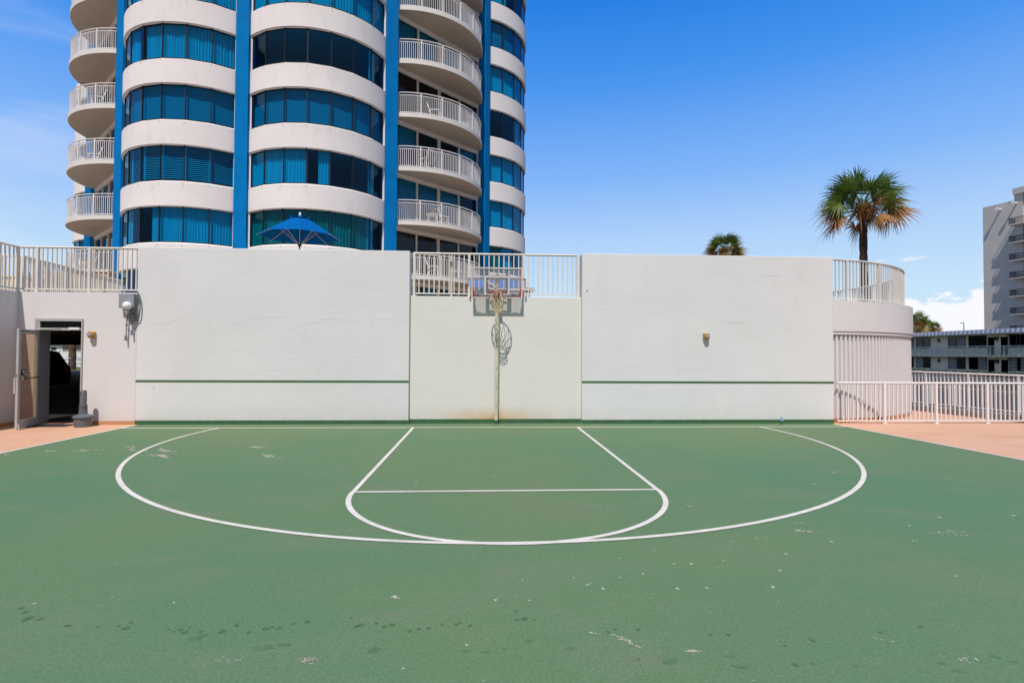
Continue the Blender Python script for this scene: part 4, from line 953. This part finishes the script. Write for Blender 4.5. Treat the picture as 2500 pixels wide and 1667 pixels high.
cor.strip(A,B); cor.build('fascia',ROOFM,mo,recalc=False)
MB().box(58.8,70.2,ya-.9,yb+.9,4.12,4.2).build('eave_soffit',MOTW,mo)
wr=MB(); wr.box(58.98,59.04,ya,yb,2.72,2.77).box(58.99,59.03,ya,yb,1.72,1.75)
y=ya
while y<yb: wr.box(58.97,59.04,y,y+.06,1.64,2.72); y+=1.72
wr.build('walkway_railing',mat('walkway_rail_paint',(.72,.71,.68),.5),mo)
wb=MB(); y=ya
while y<yb: wb.box(59.0,59.02,y,y+.02,1.75,2.72); y+=.14
wb.build('walkway_balusters',mat('walkway_rail_paint',(.72,.71,.68),.5),mo)
def Ypx(px): d=ray(px,866); return d.y*MX/d.x
def mz(base,h): return base+h
wins=[(185,350),(570,770),(815,1022),(1283,1500)]; doors=[(365,440),(487,568),(1038,1120),(1175,1280)]
per=Ypx(2200+185/4.9)-Ypx(2200+815/4.9)
for fl_,(zb) in enumerate((-1.0,1.64)):
    for off_ in(0,-per,per,-2*per,-3*per,2*per):
        sel=wins[:3] if off_ else wins
        for a_,b2 in (wins[:2] if off_ else wins):
            y1_,y0_=Ypx(2200+a_/4.9)+off_,Ypx(2200+b2/4.9)+off_
            if y0_<ya+.3 or y1_>yb-.3: continue
            w=MB().box(MX-.02,MX-.005,y0_,y1_,zb+.95,zb+2.38).build('window',DRKGL,mo)
            f=MB()
            for q in range(5): f.box(MX-.05,MX-.03,y0_,y1_,zb+.93+q*.355,zb+.99+q*.355)
            for q in(0,.5,1): f.box(MX-.05,MX-.03,y0_+(y1_-y0_)*q-.04,y0_+(y1_-y0_)*q+.04,zb+.93,zb+2.40)
            f.build('window_frame',BLKM,w)
            if random.random()<.85: q0=random.choice((0,0,.45)); q1=random.choice((.5,1,1)) if q0==0 else 1; MB().box(MX-.026,MX-.021,y0_+(y1_-y0_)*q0+.05,y0_+(y1_-y0_)*q1-.05,zb+1,zb+2.36).build('blind',mat('grey_blind',(.30,.31,.31),var=.3,scale=2),w)
        for a_,b2 in (doors[:2] if off_ else doors):
            y1_,y0_=Ypx(2200+a_/4.9)+off_,Ypx(2200+b2/4.9)+off_
            if y0_<ya+.3 or y1_>yb-.3: continue
            dd_=MB().box(MX-.03,MX-.001,y0_,y1_,zb,zb+2.15).build('door',MOTD,mo); MB().box(MX-.06,MX-.03,y0_+.1,y0_+.16,zb+.95,zb+1.05).build('handle',BLKM,dd_)
        for px in((455,) if off_ else (455,1137)):
            y_=Ypx(2200+px/4.9)+off_
            if ya<y_<yb: MB().box(MX-.14,MX,y_-.13,y_+.13,zb+1.75,zb+2.2).build('porch_light',BLKM,mo)
hd=MB()
random.seed(9)
lab(MB().box(52,52.4,34,100,-1.15,-.62).build('beige_garden_wall',mat('garden_wall',(.42,.35,.28),.8)),'low beige wall in front of the motel','wall')
lab(MB().box(36,36.3,26,100,-1.15,-.85).build('kerb_wall',mat('garden_wall',(.42,.35,.28),.8)),'long low beige kerb wall across the car park','wall')
pk=MB()
for k in range(26): pk.box(37,42.5,20+k*2.7,20.12+k*2.7,-1.146,-1.142)
for k in range(26): pk.box(20,25.5,20+k*2.7,20.12+k*2.7,-1.146,-1.142)
struct('parking_lines',pk,mat('faded_line_paint',(.4,.4,.38)))
mb=MB()
for _ in range(9000):
    y=random.uniform(30,100); x=random.gauss(54.3,.4); z=random.uniform(-1.1,-.1); p=Vector((x,y,z)); a=Vector((random.gauss(0,1),random.gauss(0,1),random.gauss(0,1))).normalized()*.16; b=a.orthogonal().normalized()*.09
    i=len(mb.v); mb.v+=[tuple(p-a),tuple(p+b),tuple(p+a),tuple(p-b)]; mb.f.append((i,i+1,i+2,i+3))
lab(mb.build('hedge',LEAF,recalc=False),'dark clipped hedge along the foot of the motel','hedge')
# ------------------------------------------------------------------ high-rise at the right edge
hr=thing('high_rise',(87,90.5,-1.15),'grey-beige apartment block with dark balcony rails at the right edge','apartment block')
HXx=87; y9=atX(2399,505,HXx).y; y6=atX(2464,480,HXx).y; zt9=atX(2399,507.5,HXx).z; zt6=atX(2466,482,HXx).z; y4=atX(2482,500,HXx).y
MB().box(HXx,HXx+22,y6-.01,y9,-1.15,zt9).box(HXx+.01,HXx+22,y4,y6-.01,-1.15,zt9+.9).build('end_wall',HIW,hr)
MB().box(HXx+1.5,HXx+22,44,y4,-1.15,zt9+.9).build('facade',HIW,hr)
MB().box(HXx-.3,HXx+22,44,y6+.05,zt9+.9,zt9+1.9).build('parapet',HIW,hr)
fh=2.95; zb0=atX(2470,440+462/4.356,HXx-1.5).z
for k in range(10):
    z=zb0-fh*k
    if z<0: break
    s=MB().box(HXx-1.55,HXx+1.5,44,y6-.1,z,z+.16).build('balcony',HIW,hr)
    r_=MB(); r_.box(HXx-1.52,HXx-1.46,44,y6-.12,z+1.12,z+1.2).box(HXx-1.5,HXx+0,y6-.18,y6-.12,z+1.12,z+1.2)
    y=44
    while y<y6-.15: r_.box(HXx-1.5,HXx-1.475,y,y+.03,z+.16,z+1.12); y+=.13
    x=HXx-1.5
    while x<HXx: r_.box(x,x+.03,y6-.16,y6-.13,z+.16,z+1.12); x+=.13
    r_.build('balcony_railing',BLKM,s)
    for yy in range(6): 
        yq=y4-2.2-yy*5.5
        MB().box(HXx+1.47,HXx+1.499,yq-1.6,yq+1.0,z+.16,z+2.4).build('sliding_door',DRKGL,hr); MB().box(HXx+.0,HXx+1.49,yq-3.4,yq-3.2,z+.17,z+2.85).build('divider',HIW,hr)
for px,py in((2437,511),(2470,495)):
    p=atX(px,py,HXx); MB().box(HXx-.9,HXx,p.y-.1,p.y+.1,p.z-.1,p.z+.1).cyl((HXx-1.1,p.y,p.z),(HXx-.8,p.y,p.z),.25,8).build('floodlight',WHITE,hr)
hr.rotation_euler[2]=R(11)
q=atY(2353,789,110); lm=thing('street_lamp',(q.x,110,-1.15),'slim grey street lamp beyond the motel roof','street lamp')
MB().cyl((q.x,110,-1.15),(q.x,110,q.z),.12,8,.08).build('pole',LAMPM,lm); MB().box(q.x-.75,q.x+.05,109.93,110.07,q.z-.05,q.z+.1).build('lamp_head',LAMPM,lm)

# ------------------------------------------------------------------ sun, sky, world
sd_=Vector((-.2,-1,1.64)).normalized()
el=math.asin(sd_.z); 
ld=bpy.data.lights.new('sun','SUN'); ld.energy=4.1; ld.angle=R(.53); ld.color=(1,.955,.90)
lo=bpy.data.objects.new('sun',ld); COL.objects.link(lo); lo.rotation_euler=sd_.to_track_quat('Z','Y').to_euler(); lo.location=(-5,-20,30)
w=bpy.data.worlds.new('World'); sc.world=w; w.use_nodes=True; nt=w.node_tree; L=nt.links.new
bg=nt.nodes['Background']; sk=N(nt,'ShaderNodeTexSky'); sk.sky_type='NISHITA'; sk.sun_disc=False; sk.sun_elevation=el; sk.sun_rotation=R(191); sk.air_density=1.0; sk.dust_density=.6; sk.ozone_density=3.0
hs=N(nt,'ShaderNodeHueSaturation'); hs.inputs['Saturation'].default_value=1.25; hs.inputs['Value'].default_value=1.0; L(sk.outputs[0],hs.inputs['Color'])
tc=N(nt,'ShaderNodeTexCoord'); sx=N(nt,'ShaderNodeSeparateXYZ'); L(tc.outputs['Generated'],sx.inputs[0])
def mrange(inp,a,b,c=0,d=1,cl=True):
    r=N(nt,'ShaderNodeMapRange'); r.interpolation_type='SMOOTHSTEP'; r.inputs[1].default_value=a; r.inputs[2].default_value=b; r.inputs[3].default_value=c; r.inputs[4].default_value=d; L(inp,r.inputs[0]); return r.outputs[0]
def mul(a,b):
    m=N(nt,'ShaderNodeMath',operation='MULTIPLY'); L(a,m.inputs[0])
    if isinstance(b,(int,float)): m.inputs[1].default_value=b
    else: L(b,m.inputs[1])
    return m.outputs[0]
mp=N(nt,'ShaderNodeMapping'); mp.inputs['Scale'].default_value=(1,1,2.4); L(tc.outputs['Generated'],mp.inputs[0])
cn_=N(nt,'ShaderNodeTexNoise'); cn_.inputs['Scale'].default_value=13; cn_.inputs['Detail'].default_value=9; cn_.inputs['Roughness'].default_value=.55; L(mp.outputs[0],cn_.inputs['Vector'])
# cumulus bank low over the horizon
low=mrange(sx.outputs['Z'],.128,.04); thr=N(nt,'ShaderNodeMath',operation='MULTIPLY_ADD'); L(low,thr.inputs[0]); thr.inputs[1].default_value=.30; L(cn_.outputs['Fac'],thr.inputs[2])
cum=mul(mul(mrange(thr.outputs[0],.62,.68),mrange(sx.outputs['Z'],-.02,.02)),mrange(sx.outputs['Z'],.16,.12))
rgt=mrange(sx.outputs['X'],.05,.5); cum=mul(cum,mrange(sx.outputs['X'],.1,.35,.25,1))
# thin cirrus veils
mp2=N(nt,'ShaderNodeMapping'); mp2.inputs['Scale'].default_value=(2,1,7); mp2.inputs['Rotation'].default_value=(0,.35,0); L(tc.outputs['Generated'],mp2.inputs[0])
ci=N(nt,'ShaderNodeTexNoise'); ci.inputs['Scale'].default_value=2.2; ci.inputs['Detail'].default_value=7; ci.inputs['Distortion'].default_value=.6; L(mp2.outputs[0],ci.inputs['Vector'])
cir=mul(mul(mrange(ci.outputs['Fac'],.42,.85),.3),mrange(sx.outputs['X'],-.2,-.6))
ad=N(nt,'ShaderNodeMath',operation='MAXIMUM'); L(cum,ad.inputs[0]); L(cir,ad.inputs[1])
rp=N(nt,'ShaderNodeValToRGB'); L(sx.outputs['Z'],rp.inputs[0]); E_=rp.color_ramp.elements
stops=[(0,(.62,.80,1)),(.1,(.60,.81,1)),(.2,(.46,.68,1)),(.3,(.245,.50,1)),(.44,(.07,.32,.93)),(.54,(.022,.23,.82)),(.72,(.015,.12,.42)),(1,(.012,.07,.25))]
E_[0].position,E_[0].color=stops[0][0],(*stops[0][1],1); E_[1].position,E_[1].color=stops[-1][0],(*stops[-1][1],1)
for p_,c_ in stops[1:-1]: e_=E_.new(p_); e_.color=(*c_,1)
sc10=N(nt,'ShaderNodeVectorMath',operation='SCALE'); L(rp.outputs[0],sc10.inputs[0]); sc10.inputs['Scale'].default_value=10
sm=N(nt,'ShaderNodeMix',data_type='RGBA'); sm.inputs['Factor'].default_value=.9; L(hs.outputs[0],sm.inputs['A']); L(sc10.outputs[0],sm.inputs['B'])
bk_=mrange(sx.outputs['Y'],.25,-.45)
sb=N(nt,'ShaderNodeMix',data_type='RGBA'); L(bk_,sb.inputs['Factor']); L(sm.outputs['Result'],sb.inputs['A']); sb.inputs['B'].default_value=(1.75,2.65,4.2,1); sm=sb
cm=N(nt,'ShaderNodeMix',data_type='RGBA'); L(ad.outputs[0],cm.inputs['Factor']); L(sm.outputs['Result'],cm.inputs['A']); cm.inputs['B'].default_value=(9.5,9.6,10.2,1)
L(cm.outputs['Result'],bg.inputs['Color']); bg.inputs['Strength'].default_value=.10
sc.view_settings.view_transform='Standard'; sc.view_settings.look='None'; sc.view_settings.exposure=0; sc.view_settings.gamma=1
sc.cycles.max_bounces=8; sc.cycles.transparent_max_bounces=16
